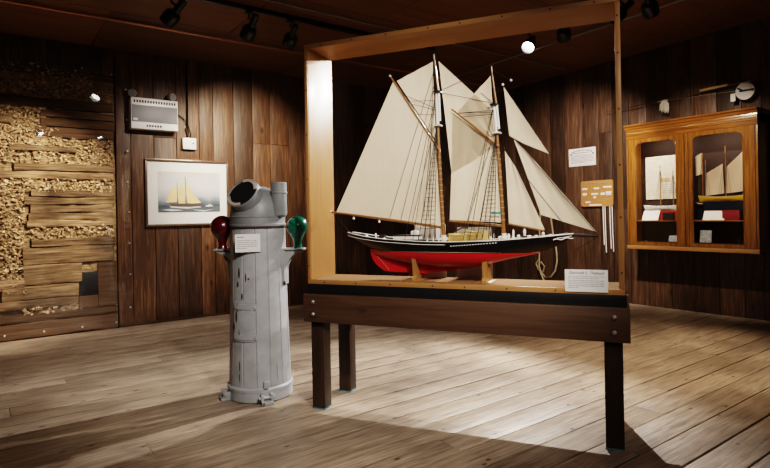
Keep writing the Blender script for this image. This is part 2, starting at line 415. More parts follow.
def rough_board(px0, px1, py0, py1, dep=.0, mat='oldboard', bow=.008, seedv=0):
    rs = random.Random(int(px0*13+py0*7+seedv)); X0, X1 = xf(px0)+ox, xf(px1)+ox; Z1, Z0 = zf(py0)-.001, zf(py1)+.001
    n = max(6, int((X1-X0)/.035)); top = []; bot = []; fr = []
    for i in range(n+1):
        X = X0+(X1-X0)*i/n
        if i in (0, n): X += rs.uniform(-.012, .012)
        t_ = mn.noise(Vector((X*3, Z1*5, 1)))*bow*1.4+rs.uniform(-1, 1)*bow*.35; b_ = mn.noise(Vector((X*3, Z0*5, 4)))*bow*1.4+rs.uniform(-1, 1)*bow*.35
        top.append((X, Z1+t_)); bot.append((X, Z0+b_)); fr.append(mn.noise(Vector((X*4, Z0*3, 9)))*.006)
    vs = []; fs = []; yfr = -.004+dep; yb = .045+dep
    for i in range(n+1):
        (xt, zt), (xb_, zb) = top[i], bot[i]; zm = (zt+zb)/2; c = .0035
        vs += [(xt, yb, zt), (xt, yfr+c-fr[i], zt), (xt, yfr-fr[i], zt-c), (xt, yfr-.002-fr[i]*1.6, zm), (xb_, yfr-fr[i], zb+c), (xb_, yfr+c-fr[i], zb), (xb_, yb, zb)]
    for i in range(n):
        for k in range(6): fs.append((i*7+k, (i+1)*7+k, (i+1)*7+k+1, i*7+k+1))
    fs += [tuple(range(7)), tuple(n*7+k for k in range(6, -1, -1))]
    m_ = MB(); m_.add(vs, fs, rs.random()); return m_.build('old_board', mat, ew)
for a in [(-120, 115, 98, 108, 0, 'olddark'), (43, 115, 110, 117, .004, 'olddark'), (43, 115, 118, 126, .0, 'olddark'), (-110, 14, 117, 126, -.004), (38, 115, 127, 137, -.002, 'olddark'),
          (10, 76, 146, 152, -.012), (15, 115, 164, 171, -.006), (-60, 115, 172, 179, 0), (32, 114, 190, 197, 0), (24, 114, 197.5, 205, .003), (30, 113, 205.5, 213, 0), (28, 113, 213.5, 221, .002),
          (26, 113, 221, 227, -.002), (30, 114, 239, 247, 0), (22, 113, 247.5, 264, -.003), (22, 80, 264.5, 284, 0), (-120, 22, 278, 286, -.006), (0, 77, 284.5, 298, .002), (-120, 77, 298.5, 307, 0),
          (-120, 114, 312, 320, 0, 'olddark'), (-120, 115, 320.5, 335.5, -.003, 'olddark'), (97, 115, 265, 312, .002, 'olddark'), (78, 97, 299, 312, .0, 'olddark'), (-120, 115, 69, 75, .012, 'olddark')]:
    rough_board(*a)
for (xa, xb, ya, yb) in [(40, 48, 62, 166), (93, 101, 137, 162)]:
    m_ = MB(); m_.box(xf(xa)+ox, xf(xb)+ox, .008, .04, zf(yb), zf(ya), rnd=rr.random(), bev=.006); m_.build('upright_batten', 'oldboard', ew)
m_ = MB(); m_.box(xf(78)+ox, xf(97)+ox, -.004, .03, zf(299), zf(275), bev=.004); m_.build('dark_patch', 'black', ew)
# clear protective sheet with bolts
sh = thing('clear_sheet', 'clear plastic sheet bolted over the exposed rough wall, rows of small steel bolts', 'plastic sheet', (0, YL-.045, 0))
m_ = MB(); m_.box(-1.9, 1.462, 0, .004, .03, 3.03); m_.build('sheet', 'acrylic', sh)
for X, Z in [(.20, 2.99), (.55, 2.99), (.909, 2.996), (1.283, 3.001), (1.437, 2.841), (1.443, 2.48), (1.443, 2.108), (1.437, 1.736), (1.45, 1.375), (1.446, 1.002), (1.45, .629), (1.444, .233), (1.288, .073), (.932, .068), (.56, .07), (.2, .07), (-.3, 2.99), (-.3, .07), (-.8, 2.99), (-.8, .07)]:
    m_ = MB(); m_.lathe([(.011, 0), (.011, .003), (.006, .007)], 10, Matrix.Translation((X, -.001, Z)) @ Matrix.Rotation(PI/2, 4, 'X')); m_.build('bolt', 'steel', sh)

# ------------------------------------------------------------------ emergency light
em = thing('emergency_light', 'grey metal emergency light box with two small lamp heads, mounted above the framed painting', 'light', (1.743, YL-.006, 2.37))
m_ = MB(); m_.box(-.272, .272, -.135, -.0, 0, .375, bev=.01); m_.build('housing', 'metal', em)
m_ = MB(); m_.box(-.262, .262, -.142, -.135, .085, .285, bev=.003); m_.build('front_panel', 'metald', em)
m_ = MB()
for i in range(16): m_.box(-.24+i*.031, -.224+i*.031, -.1385, -.134, .315, .345)
m_.build('vent_grille', 'voidblack', em)
m_ = MB()
for i in range(6): m_.box(-.10+i*.031, -.084+i*.031, -.1385, -.134, .03, .055)
m_.build('vent_grille', 'voidblack', em)
m_ = MB(); m_.box(-.25, -.20, -.145, -.142, .10, .125); m_.build('indicator_label', 'paper', em)
for sx in (-.235, .20):
    m_ = MB(); m_.tube([(sx, -.07, .375), (sx, -.07, .41)], .012, 10)
    m_.lathe([(.02, -.04), (.038, -.02), (.045, .02), (.047, .045)], 20, Matrix.Translation((sx, -.08, .43)) @ Matrix.Rotation(R(100), 4, 'X') @ Matrix.Rotation(.4*(1 if sx > 0 else -1), 4, 'Y'))
    h_ = m_.build('lamp_head', 'beige', em)
    m_ = MB(); m_.lathe([(.04, .0), (.04, .003)], 20, Matrix.Translation((sx, -.08, .43)) @ Matrix.Rotation(R(100), 4, 'X') @ Matrix.Rotation(.4*(1 if sx > 0 else -1), 4, 'Y') @ Matrix.Translation((0, 0, .0455))); m_.build('lens', 'lensdim', h_)
# thermostat with conduit
th = thing('thermostat', 'small white thermostat box on a conduit, right of the emergency light', 'thermostat', (2.175, YL-.006, 2.165))
m_ = MB(); m_.box(-.085, .085, -.055, 0, 0, .145, bev=.008); m_.build('box', 'plastic', th)
m_ = MB(); m_.lathe([(.01, 0), (.01, .006)], 12, Matrix.Translation((.045, -.055, .075)) @ Matrix.Rotation(PI/2, 4, 'X')); m_.build('dial', 'ink', th)
m_ = MB(); m_.tube([(-.01, -.02, .14), (-.01, -.02, 1.14)], .011, 8); m_.build('conduit', 'fixture', th)
m_ = MB(); m_.tube([(.02, -.02, .14), (.03, -.02, .2), (-.0, -.03, .28), (-.04, -.03, .36), (-.1, -.02, .42), (-.14, -.02, .43)], .006, 6); m_.build('cable', 'fixture', th)
m_ = MB(); m_.tube([(-.0, -.02, .14), (-.02, -.03, .22), (-.035, -.02, .27)], .009, 6); m_.build('cable', 'knotgold', th)

# ------------------------------------------------------------------ framed painting
pf = thing('framed_painting', 'framed painting of a two-masted sailing ship at sea, white mount and bronze frame', 'painting', (2.163, YL-.006, 1.19))
W_, H_ = .525, .84
m_ = MB()
for a in [(-W_, W_, 0, .028), (-W_, W_, H_-.028, H_)]: m_.box(a[0], a[1], -.035, 0, a[2], a[3], bev=.006)
for a in [(-W_, -W_+.028), (W_-.028, W_)]: m_.box(a[0], a[1], -.035, 0, .028, H_-.028, bev=.006)
m_.build('frame', 'frame', pf)
m_ = MB(); m_.box(-W_+.026, W_-.026, -.012, -.004, .026, H_-.026); m_.build('mount', 'mat', pf)
def paint_mat():
    m, nt, b = new_mat('sea and sky paint'); N = nt.nodes.new; L = nt.links.new
    tc = N('ShaderNodeTexCoord'); sp = N('ShaderNodeSeparateXYZ'); L(tc.outputs['Object'], sp.inputs[0])
    n = N('ShaderNodeTexNoise'); n.inputs['Scale'].default_value = 5; n.inputs['Detail'].default_value = 6
    mp = N('ShaderNodeMapping'); mp.inputs['Scale'].default_value = (1, 1, 2.6); L(tc.outputs['Object'], mp.inputs[0]); L(mp.outputs[0], n.inputs['Vector'])
    ad = N('ShaderNodeMath'); ad.operation = 'MULTIPLY_ADD'; ad.inputs[1].default_value = .16; L(n.outputs['Fac'], ad.inputs[0]); L(sp.outputs['Z'], ad.inputs[2])
    mr = N('ShaderNodeMapRange'); mr.inputs['From Min'].default_value = .23; mr.inputs['From Max'].default_value = .80; L(ad.outputs[0], mr.inputs['Value'])
    cr = N('ShaderNodeValToRGB'); L(mr.outputs[0], cr.inputs[0]); e = cr.color_ramp.elements
    e[0].position = 0; e[0].color = (.04, .055, .075, 1); e[1].position = 1; e[1].color = (.66, .56, .44, 1)
    for p, c in [(.10, (.13, .16, .19)), (.18, (.06, .085, .12)), (.28, (.17, .21, .26)), (.33, (.32, .37, .45)), (.42, (.50, .52, .58)), (.6, (.64, .64, .66)), (.8, (.56, .60, .66))]:
        k = e.new(p); k.color = (*c, 1)
    L(cr.outputs[0], b.inputs['Base Color']); b.inputs['Roughness'].default_value = .6; return m
M['seapaint'] = paint_mat()
M['paintsail'] = plain('painted sails', (.80, .58, .34), .7, var=.4, vscale=9)
M['painthull'] = plain('painted hull', (.10, .075, .06), .7)
M['paintfoam'] = plain('painted foam', (.62, .66, .68), .7, var=.2, vscale=40)
m_ = MB(); m_.box(-.375, .405, -.015, -.0125, .175, .685); pic = m_.build('picture', 'seapaint', pf)
def ppoly(polys, name, mat, y):
    m_ = MB()
    for p in polys: m_.add([(a*.00173*.97-.385+.0, y, .70-(b_)*.00173) for a, b_ in p], [tuple(range(len(p)))])
    return m_.build(name, mat, pic)
# outline of the painted ship, measured on the picture itself (0..450 across, 0..300 down, offsets inside)
S_ = lambda pts: [(a-50, b_-60) for a, b_ in pts]
ppoly([S_([(172, 172), (190, 185), (192, 290), (112, 292), (140, 220)]), S_([(200, 180), (240, 140), (252, 300), (204, 300), (196, 230)]), S_([(256, 140), (268, 150), (266, 298), (258, 298)]), S_([(272, 150), (300, 200), (340, 260), (375, 295), (300, 300), (268, 296)])], 'painted_sails', 'paintsail', -.0155)
ppoly([S_([(140, 302), (368, 302), (352, 322), (160, 322)]), S_([(192, 150), (196, 150), (200, 305), (196, 305)]), S_([(252, 105), (257, 105), (264, 305), (259, 305)]), S_([(366, 302), (395, 292), (396, 295), (368, 306)])], 'painted_hull', 'painthull', -.0158)
ppoly([S_([(135, 318), (200, 324), (290, 326), (360, 322), (375, 328), (270, 338), (150, 330)]), S_([(400, 322), (440, 305), (470, 320), (430, 326)]), S_([(80, 345), (150, 340), (240, 350), (150, 356)]), S_([(300, 345), (400, 350), (470, 344), (390, 360)])], 'painted_foam', 'paintfoam', -.0161)
m_ = MB(); m_.box(-W_+.026, W_-.026, -.024, -.022, .026, H_-.026); m_.build('glass', 'glass', pf)

# ------------------------------------------------------------------ binnacle
bn = thing('binnacle', 'pale grey painted ship binnacle with hooded head, standing left of the glass case', 'binnacle', (1.645, 3.796, 0), math.atan2(-.3976, .9176))
NS = 14
def staves(z0, z1, r0, r1, gap=.012):
    m_ = MB()
    for i in range(NS):
        a0 = 2*PI*(i+gap*.8)/NS+.1; a1 = 2*PI*(i+1-gap*.8)/NS+.1
        ks = [a0, a0+(a1-a0)*.06, a0+(a1-a0)*.5, a1-(a1-a0)*.06, a1]; dr = [-.004, 0, .001, 0, -.004]
        vs = []
        for z, r in ((z0, r0), ((z0+z1)/2, (r0+r1)/2-.003), (z1, r1)):
            for a, d in zip(ks, dr): vs.append(((r+d)*math.cos(a), (r+d)*math.sin(a), z))
        fs = [(j*5+i2, j*5+i2+1, (j+1)*5+i2+1, (j+1)*5+i2) for j in range(2) for i2 in range(4)]
        m_.add(vs, fs, 0, False)
    m_.lathe([(r0-.006, z0), ((r0+r1)/2-.009, (z0+z1)/2), (r1-.006, z1)], 40)
    return m_
staves(.07, 1.21, .222, .197).build('stave_column', 'grey', bn)
m_ = MB(); m_.lathe([(.226, .0), (.233, .006), (.233, .07), (.236, .072), (.236, .09), (.226, .1), (.2, .1)], 56); m_.build('base_ring', 'grey', bn)
m_ = MB(); m_.lathe([(.193, 1.205), (.2015, 1.211), (.2025, 1.221), (.195, 1.226)], 48); m_.build('corroded_seam', 'rust', bn)
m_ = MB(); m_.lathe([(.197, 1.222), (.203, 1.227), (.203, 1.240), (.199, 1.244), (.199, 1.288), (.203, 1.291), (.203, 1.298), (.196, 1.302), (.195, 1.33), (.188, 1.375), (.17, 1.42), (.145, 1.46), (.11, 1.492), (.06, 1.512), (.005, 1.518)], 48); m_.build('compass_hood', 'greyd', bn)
# tilted viewing port
ax = Vector((-.50, -.64, .58)).normalized(); q = ax.to_track_quat('Z', 'Y').to_matrix().to_4x4()
pm = Matrix.Translation((-.055, -.075, 1.41)) @ q
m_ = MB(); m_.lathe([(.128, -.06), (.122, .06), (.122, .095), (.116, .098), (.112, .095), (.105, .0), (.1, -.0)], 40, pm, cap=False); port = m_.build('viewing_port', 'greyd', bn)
m_ = MB()
for a0, a1 in ((.25, 1.9), (3.5, 5.0)):
    n = 14; vs = []
    for i in range(n+1):
        a = a0+(a1-a0)*i/n
        for r_, z_ in ((.115, .096), (.115, .103), (.094, .103), (.094, .096)): vs.append(pm @ Vector((r_*math.cos(a), r_*math.sin(a), z_)))
    m_.add(vs, [(i*4+k, (i+1)*4+k, (i+1)*4+(k+1) % 4, i*4+(k+1) % 4) for i in range(n) for k in range(4)]+[(0, 1, 2, 3), (n*4+3, n*4+2, n*4+1, n*4)])
m_.build('worn_rim', 'rim', port)
m_ = MB(); m_.lathe([(.111, .06), (.111, .09)], 40, pm); m_.build('port_shade_disc', 'voidblack', port)  # solid black disc paints in the shade inside the port
# lamp chimney
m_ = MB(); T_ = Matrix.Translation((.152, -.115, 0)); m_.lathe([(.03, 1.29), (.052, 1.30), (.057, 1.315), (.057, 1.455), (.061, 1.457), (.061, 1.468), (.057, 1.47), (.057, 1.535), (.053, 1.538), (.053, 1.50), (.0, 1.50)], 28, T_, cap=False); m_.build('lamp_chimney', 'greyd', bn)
# brackets with the two balls; their axis is turned a little toward the viewer on the right
RB = Matrix.Rotation(-.36, 4, 'Z')
for sx, col, lab in ((-1, 'redball', 'dark red iron ball on the left bracket'), (1, 'greenball', 'green iron ball on the right bracket')):
    cb_ = .275 if sx < 0 else .30
    m_ = MB(); m_.box(sx*.17, sx*(cb_+.05), -.05, .05, 1.048, 1.062, bev=.004, mat=RB)
    pts = [(sx*.185, 1.048), (sx*(cb_+.035), 1.048)]
    for i in range(9):
        t_ = i/8; pts.append((sx*(cb_+.03-(cb_+.03-.205)*math.sin(t_*PI/2)), 1.035-.20*(1-math.cos(t_*PI/2))))
    pts.append((sx*.19, .815))
    m_.prism(pts, -.035, -.022, mat=RB); m_.prism(pts, .022, .035, mat=RB)
    m_.box(sx*.188, sx*.212, -.05, .05, .80, 1.05, bev=.003, mat=RB)
    m_.build('bracket', 'greyc', bn)
    rb = .085 if sx < 0 else .079; zc = 1.222 if sx < 0 else 1.217
    prof = [(.036, 1.062), (.032, 1.072), (.028, 1.09), (.029, 1.11), (.036, 1.128), (.048, 1.144)]
    for i in range(6, 25):
        a = PI*i/24
        if zc-rb*math.cos(a) > 1.145: prof.append((max(.001, rb*math.sin(a)), zc-rb*math.cos(a)))
    m_ = MB(); m_.lathe(prof, 36, RB @ Matrix.Translation((sx*cb_, 0, 0))); o = m_.build('compensating_ball', col, bn); o['label'] = lab
gc = RB @ Vector((.30, 0, 1.217))
pp = [gc+Vector((-.055+.0095*i, -math.sqrt(max(0, .0796**2-(-.055+.0095*i)**2-(.035-.008*i)**2)), .035-.008*i)) for i in range(12)]
m_ = MB(); m_.tube(pp, .0022, 5); m_.build('crack', 'voidblack', bn)
# door with strap hinges on the front, chipped patches
def onbody(a, z, dr=0.):    # angle measured from the front, positive to the right
    r_ = .222+(.195-.222)*(z-.07)/1.23+dr
    return (r_*math.sin(a), -r_*math.cos(a), z)
def patch(a0, a1, z0, z1, dr, name, mat, n=8, parent=bn, jag=0.):
    m_ = MB(); rs = random.Random(int(a0*100+z0*1000)); vs = []
    for i in range(n+1):
        a = a0+(a1-a0)*i/n; j0, j1 = rs.uniform(-jag, jag), rs.uniform(-jag, jag)
        if jag: s_ = math.sin(PI*(i+.25)/(n+.5)); zm = (z0+z1)/2; q0, q1 = zm+(z0-zm)*s_+j0, zm+(z1-zm)*s_+j1
        else: q0, q1 = z0, z1
        for z, d in ((q0, dr), (q1, dr), (q1, -.004), (q0, -.004)): vs.append(onbody(a, z, d))
    fs = [(i*4+k, (i+1)*4+k, (i+1)*4+(k+1) % 4, i*4+(k+1) % 4) for i in range(n) for k in range(4)]+[(0, 1, 2, 3), (n*4+3, n*4+2, n*4+1, n*4)]
    m_.add(vs, fs); return m_.build(name, mat, parent)
dr_ = patch(-.93, -.16, .425, .70, .005, 'door', 'grey')
for z in (.455, .665):
    patch(-.90, -.10, z-.017, z+.017, .010, 'strap_hinge', 'grey', parent=dr_)
    m_ = MB(); m_.lathe([(.008, 0), (.008, .004), (.004, .006)], 8, Matrix.Translation(onbody(-.16, z, .010)) @ Matrix.Rotation(PI/2, 4, 'X')); m_.build('hinge_bolt', 'greyc', dr_)
for a, z, w, h_ in [(-.82, .60, .035, .045), (-.72, .90, .03, .04), (-.60, .74, .02, .02), (-.45, .87, .02, .03), (-.78, .82, .03, .022), (-.95, .52, .05, .03), (-.70, .25, .012, .035), (-.71, .17, .010, .03), (-.35, .86, .03, .008), (.55, .20, .006, .06), (-.64, .66, .018, .02), (-.76, .66, .02, .03), (-.70, .48, .015, .03)]:
    patch(a-w, a+w, z-h_, z+h_, .0065 if .42 < z < .71 else .0015, 'paint_chip', 'rust', 5, jag=.006)
m_ = MB()
for a, s_ in ((-1.28, 1), (.16, 1.15)):
    c = Vector((.25*math.sin(a), -.25*math.cos(a), 0)); mt = Matrix.Translation(c) @ Matrix.Rotation(a, 4, 'Z')
    m_ = MB(); m_.box(-.035*s_, .035*s_, -.045, .03, 0, .022*s_, bev=.004, mat=mt); m_.box(-.038*s_, -.02*s_, -.03, .022, .02, .06*s_, bev=.004, mat=mt); m_.box(.02*s_, .038*s_, -.03, .022, .02, .06*s_, bev=.004, mat=mt)
    m_.tube([mt @ Vector((-.05*s_, -.012, .045)), mt @ Vector((.05*s_, -.012, .045))], .012, 10)
    m_.build('deck_lug', 'greyc', bn)
m_ = MB(); m_.box(.02, .055, -.242, -.228, .1, .15, bev=.003); m_.build('latch', 'greyc', bn)
for a in (-.45, -.12, .3):
    pass
tg = thing('information_card', 'small white typed card fixed to the front of the grey binnacle', 'card', (1.645, 3.796, 1.05), math.atan2(-.3976, .9176))
m_ = MB(); m_.box(-.155, .015, -.217, -.2145, 0, .125); m_.build('card_sheet', 'paper', tg)
m_ = MB(); m_.box(-.142, -.095, -.2178, -.217, .10, .108); script_lines(m_, -.142, -.005, .083, .0135, 5, -.217, .005, 3); m_.build('lettering', 'inkl', tg)

# ------------------------------------------------------------------ table under the case
ANG = R(-59.3); T0 = (2.277, 2.444, 0)
tb = thing('display_table', 'dark stained timber table with square legs and deep apron, carrying the glass ship case', 'table', T0, ANG)
for sx, y0 in ((-.915, 0), (.915, 0), (-.915, .385), (.915, .385)):
    m_ = MB(); m_.box(sx-.047, sx+.047, y0, y0+.094, .004, .72, rnd=random.random(), bev=.004); lg = m_.build('leg', 'tleg', tb)
    m_ = MB(); m_.box(sx-.050, sx+.050, y0-.003, y0+.097, 0, .007); m_.build('tape_edge', 'bluetape', lg)
m_ = MB(); m_.box(-1.0, 1.0, -.035, -.001, .588, .772, rnd=.5, bev=.003); fa = m_.build('front_apron', 'table', tb)
m_ = MB(); m_.box(-1.0, 1.0, .480, .514, .588, .772, rnd=.2, bev=.003); m_.build('back_apron', 'table', tb)
for sx in (-1, 1):
    m_ = MB(); m_.box(sx*.965, sx*.998, 0, .479, .59, .77, rnd=.3, bev=.003); m_.build('side_apron', 'table', tb)
for sx in (-.925, .922):
    for z in (.64, .722):
        m_ = MB(); m_.lathe([(.013, 0), (.013, .004), (.007, .011)], 12, Matrix.Translation((sx, -.035, z)) @ Matrix.Rotation(PI/2, 4, 'X')); m_.build('carriage_bolt', 'steel', fa)
m_ = MB(); m_.box(-.985, .985, -.008, .49, .773, .838, bev=.004); m_.build('table_top', 'black', tb)

# ------------------------------------------------------------------ display case
dc = thing('display_case', 'large honey oak and glass display case standing on the dark timber table', 'display case', (T0[0], T0[1], .838), ANG)
CX, CD, CH = .977, .345, 1.605
m_ = MB(); m_.box(-CX, CX, .008, CD, 0, .027, bev=.002); m_.build('base_panel', 'casebase', dc)
m_ = MB(); m_.box(-CX, CX, .008, CD, CH-.022, CH, bev=.002); m_.build('top_panel', 'casex', dc)
for sx, nm in ((-1, 'side_panel'), (1, 'side_panel')):
    m_ = MB(); m_.box(sx*CX, sx*(CX-.022), .008, CD, .0275, CH-.0225, bev=.002); m_.build(nm, 'case', dc)
ff = []
m_ = MB(); m_.box(-CX, CX, -.006, 0, 0, .030, bev=.002); ff.append(m_.build('front_strip', 'casex', dc))
m_ = MB(); m_.box(-CX, CX, -.006, 0, CH-.030, CH, bev=.002); ff.append(m_.build('front_strip', 'casex', dc))
m_ = MB(); m_.box(-CX, -CX+.022, -.006, 0, .031, CH-.031, bev=.002); ff.append(m_.build('front_strip', 'case', dc))
m_ = MB(); m_.box(CX-.028, CX, -.006, 0, .031, CH-.031, bev=.002); ff.append(m_.build('front_strip', 'case', dc))
def screw(x, z, par):
    m_ = MB(); m_.lathe([(.0055, 0), (.0055, .0015), (.003, .003)], 8, Matrix.Translation((x, -.006, z)) @ Matrix.Rotation(PI/2, 4, 'X')); m_.build('screw', 'ink', par)
for x in (-.85, -.62, -.38, -.1, .1, .35, .62, .85): screw(x, .014, ff[0]); screw(x, CH-.015, ff[1])
for z in (.12, .42, .7, 1.0, 1.3, 1.5): screw(-CX+.011, z, ff[2]); screw(CX-.014, z, ff[3])
m_ = MB(); m_.box(-CX+.001, CX-.001, .0015, .006, .001, CH-.001); m_.build('front_glass', 'glass', dc)
m_ = MB(); m_.box(-CX+.001, CX-.001, CD+.001, CD+.006, .001, CH-.001); m_.build('back_glass', 'softglass', dc)

# name card leaning against the glass, in front
nc = thing('name_card', 'white ship title card with printed text, on the lower right front of the glass case', 'card', (T0[0], T0[1], .850), ANG)
mt = Matrix.Translation((.783, -.012, 0)) 
m_ = MB(); m_.box(-.111, .111, 0, .002, 0, .122, mat=mt); m_.build('card_sheet', 'paper', nc)
text('card_title', 'Gertrude L. Thebaud', .021, 'ink', nc, (.783, -.0125, .098), (PI/2, 0, 0), shear=.25)
m_ = MB(); script_lines(m_, .69, .878, .086, .0095, 2, -.0122, .0035, 4, .85); script_lines(m_, .69, .878, .064, .0098, 5, -.0122, .0035, 5, .3); m_.build('lettering', 'inkl', nc)

# ------------------------------------------------------------------ ship model
ux, uy = math.cos(ANG), math.sin(ANG); nx, ny = -uy, ux
SH = .866
ship = thing('model_schooner', 'two-masted model sailing schooner with cream sails, black topsides and red underbody inside the glass case', 'model ship', (T0[0]+.17*nx, T0[1]+.17*ny, SH), ANG)
def lerp(tab, x):
    if x <= tab[0][0]: return tab[0][1]
    for (a, b_), (c, d) in zip(tab, tab[1:]):
        if x <= c:
            t_ = (x-a)/(c-a); return b_+(d-b_)*t_
    return tab[-1][1]
def smooth_tab(tab, x, w=.03): return (lerp(tab, x-w)+2*lerp(tab, x)+lerp(tab, x+w))/4 if tab[0][0]+w < x < tab[-1][0]-w else lerp(tab, x)
SHEER = [(-.752, .308), (-.6, .282), (-.45, .266), (-.2, .252), (0, .25), (.28, .259), (.52, .278), (.722, .297)]
BS = [(-.752, .035), (-.70, .062), (-.6, .085), (-.45, .103), (-.2, .118), (0, .12), (.2, .115), (.4, .092), (.55, .06), (.65, .032), (.722, .003)]
TB = [(-.752, .292), (-.68, .255), (-.585, .203), (-.5, .188), (-.4, .184), (.0, .181), (.45, .182), (.53, .188), (.633, .231), (.722, .287)]
TBB = [(-.752, .015), (-.68, .012), (-.585, .010), (-.5, .04), (-.4, .072), (-.2, .104), (0, .112), (.15, .104), (.3, .078), (.43, .038), (.52, .006), (.722, .002)]
m_ = MB()
for sd in (-1, 1):
    def fn(u, v):
        x = -.752+1.474*u; zs, zb = smooth_tab(SHEER, x), smooth_tab(TB, x, .02); bs, bb = smooth_tab(BS, x), smooth_tab(TBB, x, .02)
        w = math.sin(v*PI/2)**.8 if v > 0 else 0
        return (x+(.0), sd*(bs+(bb-bs)*(1-(1-v)**2.2 if False else v**2.0)), zs+(zb-zs)*v)
    m_.grid(fn, 64, 10)
m_.add([(-.752, -.035, .308), (-.752, .035, .308), (-.752, .015, .292), (-.752, -.015, .292)], [(0, 1, 2, 3)])
hull = m_.build('hull', 'hullblack', ship)
m_ = MB()
FIN = [(-.588, .170), (-.45, .135), (-.31, .108), (-.1, .088), (.142, .094), (.34, .145), (.52, .183)]
KEEL = [(-.588, .165), (-.575, .125), (-.54, .085), (-.488, .051), (-.416, .046), (-.207, .045), (-.05, .062), (.142, .091), (.34, .143), (.522, .182)]
for sd in (-1, 1):
    def fn(u, v):
        x = -.588+1.11*u; zw = .184 if x > -.5 else .184+(.2-.184)*(-.5-x)/.088; zk, zf_ = lerp(KEEL, x), max(lerp(FIN, x), lerp(KEEL, x)+.001); bw = max(.008, smooth_tab(TBB, x, .02))
        if v < .75:
            t_ = v/.75; return (x, sd*(.007+(bw-.007)*math.cos(t_*PI/2)**.9), zw+(zf_-zw)*math.sin(t_*PI/2)**1.1)
        t_ = (v-.75)/.25; return (x, sd*.007*(1-t_*.3), zf_+(zk-zf_)*t_)
    m_.grid(fn, 60, 16)
m_.grid(lambda u, v: (-.588+1.11*u, (v-.5)*.0098, lerp(KEEL, -.588+1.11*u)), 60, 1)
m_.build('underbody', 'hullred', hull)
m_ = MB()
for sd in (-1, 1): m_.tube([(-.584+1.10*i/40, sd*(max(.008, smooth_tab(TBB, -.584+1.10*i/40, .02))+.0015), .187 if i > 3 else .187+.004*(3-i)) for i in range(41)], .0018, 5)
m_.build('waterline', 'linel', hull)
# dotted bolts of the rudder
m_ = MB()
for i in range(8): m_.lathe([(.0028, 0), (.0028, .002)], 6, Matrix.Translation((-.535+.011*i, -.0075, .145-.0115*i)) @ Matrix.Rotation(PI/2, 4, 'X'))
m_.build('rudder_pintles', 'white', hull)
m_ = MB()      # deck, rail, stripe
m_.grid(lambda u, v: (-.745+1.45*u, (v-.5)*2*smooth_tab(BS, -.745+1.45*u)*.95, smooth_tab(SHEER, -.745+1.45*u)-.016), 50, 2); m_.build('deck', 'deck', ship)
m_ = MB()
for sd in (-1, 1): m_.tube([(-.742+1.45*i/50, sd*(smooth_tab(BS, -.752+1.45*i/50)), smooth_tab(SHEER, -.752+1.45*i/50)+.002) for i in range(51)], .0035, 6)
m_.build('rail', 'white', ship)
m_ = MB()
for sd in (-1, 1): m_.tube([(-.735+.70*i/40, sd*(smooth_tab(BS, -.735+.70*i/40)*.985+.0015), smooth_tab(SHEER, -.735+.70*i/40)-.017) for i in range(41)], .0022, 5)
m_.build('white_stripe', 'white', hull)
m_ = MB()
for i in range(17):
    x = .0+.017*i; m_.box(x, x+.009, -smooth_tab(BS, x)-.0012, -smooth_tab(BS, x)+.004, .224+.02*i/16, .229+.02*i/16)
m_.build('scuppers', 'white', hull)
m_ = MB()
pts = [(.60+.012*i, -smooth_tab(BS, .60+.012*i)-.001, .262+.004*math.sin(i*1.3)+.0012*i) for i in range(10)]; m_.tube(pts, .0035, 6)
m_.tube([(.62, -.044, .272), (.66, -.03, .276), (.70, -.014, .284)], .0022, 5); m_.build('bow_scroll', 'white', hull)
m_ = MB(); m_.tube([(.66, 0, .291), (.75, 0, .286), (.845, 0, .282)], [.011, .009, .006], 10); m_.build('bowsprit', 'mastdark', ship)
# masts
def rod(name, pts, r, mat, n=10, par=ship): m_ = MB(); m_.tube(pts, r, n); return m_.build(name, mat, par)
mm = rod('main_mast', [(-.077, 0, .24), (-.093, 0, .65), (-.104, 0, 1.03)], [.0125, .0115, .010], 'spar')
rod('masthead', [(-.1035, 0, 1.0), (-.106, 0, 1.1), (-.109, 0, 1.205)], [.011, .0105, .010], 'white', par=mm)
rod('topmast_heel', [(-.088, 0, 1.02), (-.094, 0, 1.2)], [.008, .008], 'white', par=mm)
rod('topmast', [(-.094, 0, 1.2), (-.106, 0, 1.3), (-.118, 0, 1.42)], [.008, .007, .005], 'spar', par=mm)
rod('mast_truck', [(-.118, 0, 1.415), (-.119, 0, 1.45)], [.0045, .003], 'white', par=mm)
fm = rod('fore_mast', [(.307, 0, .25), (.29, 0, .62), (.272, 0, .95)], [.0125, .0115, .010], 'spar')
rod('masthead', [(.2725, 0, .92), (.266, 0, 1.0), (.259, 0, 1.09)], [.011, .0105, .010], 'white', par=fm)
rod('topmast_heel', [(.287, 0, .94), (.276, 0, 1.085)], [.008, .008], 'white', par=fm)
rod('topmast', [(.275, 0, 1.085), (.262, 0, 1.19), (.25, 0, 1.30)], [.008, .007, .005], 'spar', par=fm)
rod('mast_truck', [(.25, 0, 1.295), (.249, 0, 1.33)], [.0045, .003], 'white', par=fm)
for x, z, p in ((-.101, 1.205, mm), (.262, 1.09, fm), (-.1, .99, mm), (.277, .915, fm)):
    m_ = MB(); m_.box(x-.022, x+.022, -.03, .03, z-.004, z+.004, bev=.002); m_.build('crosstree', 'mastdark' if z in (1.205, 1.09) else 'white', p)
for x, z in ((-.077, .245), (.307, .255)):
    m_ = MB(); m_.lathe([(.022, 0), (.022, .01), (.014, .014), (.014, .05), (.017, .055)], 14, Matrix.Translation((x, 0, z-.01))); m_.box(x-.028, x+.028, -.036, -.031, z+.02, z+.028); m_.box(x-.028, x+.028, .031, .036, z+.02, z+.028); m_.box(x-.024, x-.019, -.036, -.031, z-.01, z+.02); m_.box(x+.019, x+.024, -.036, -.031, z-.01, z+.02); m_.build('fife_rail', 'white', ship)
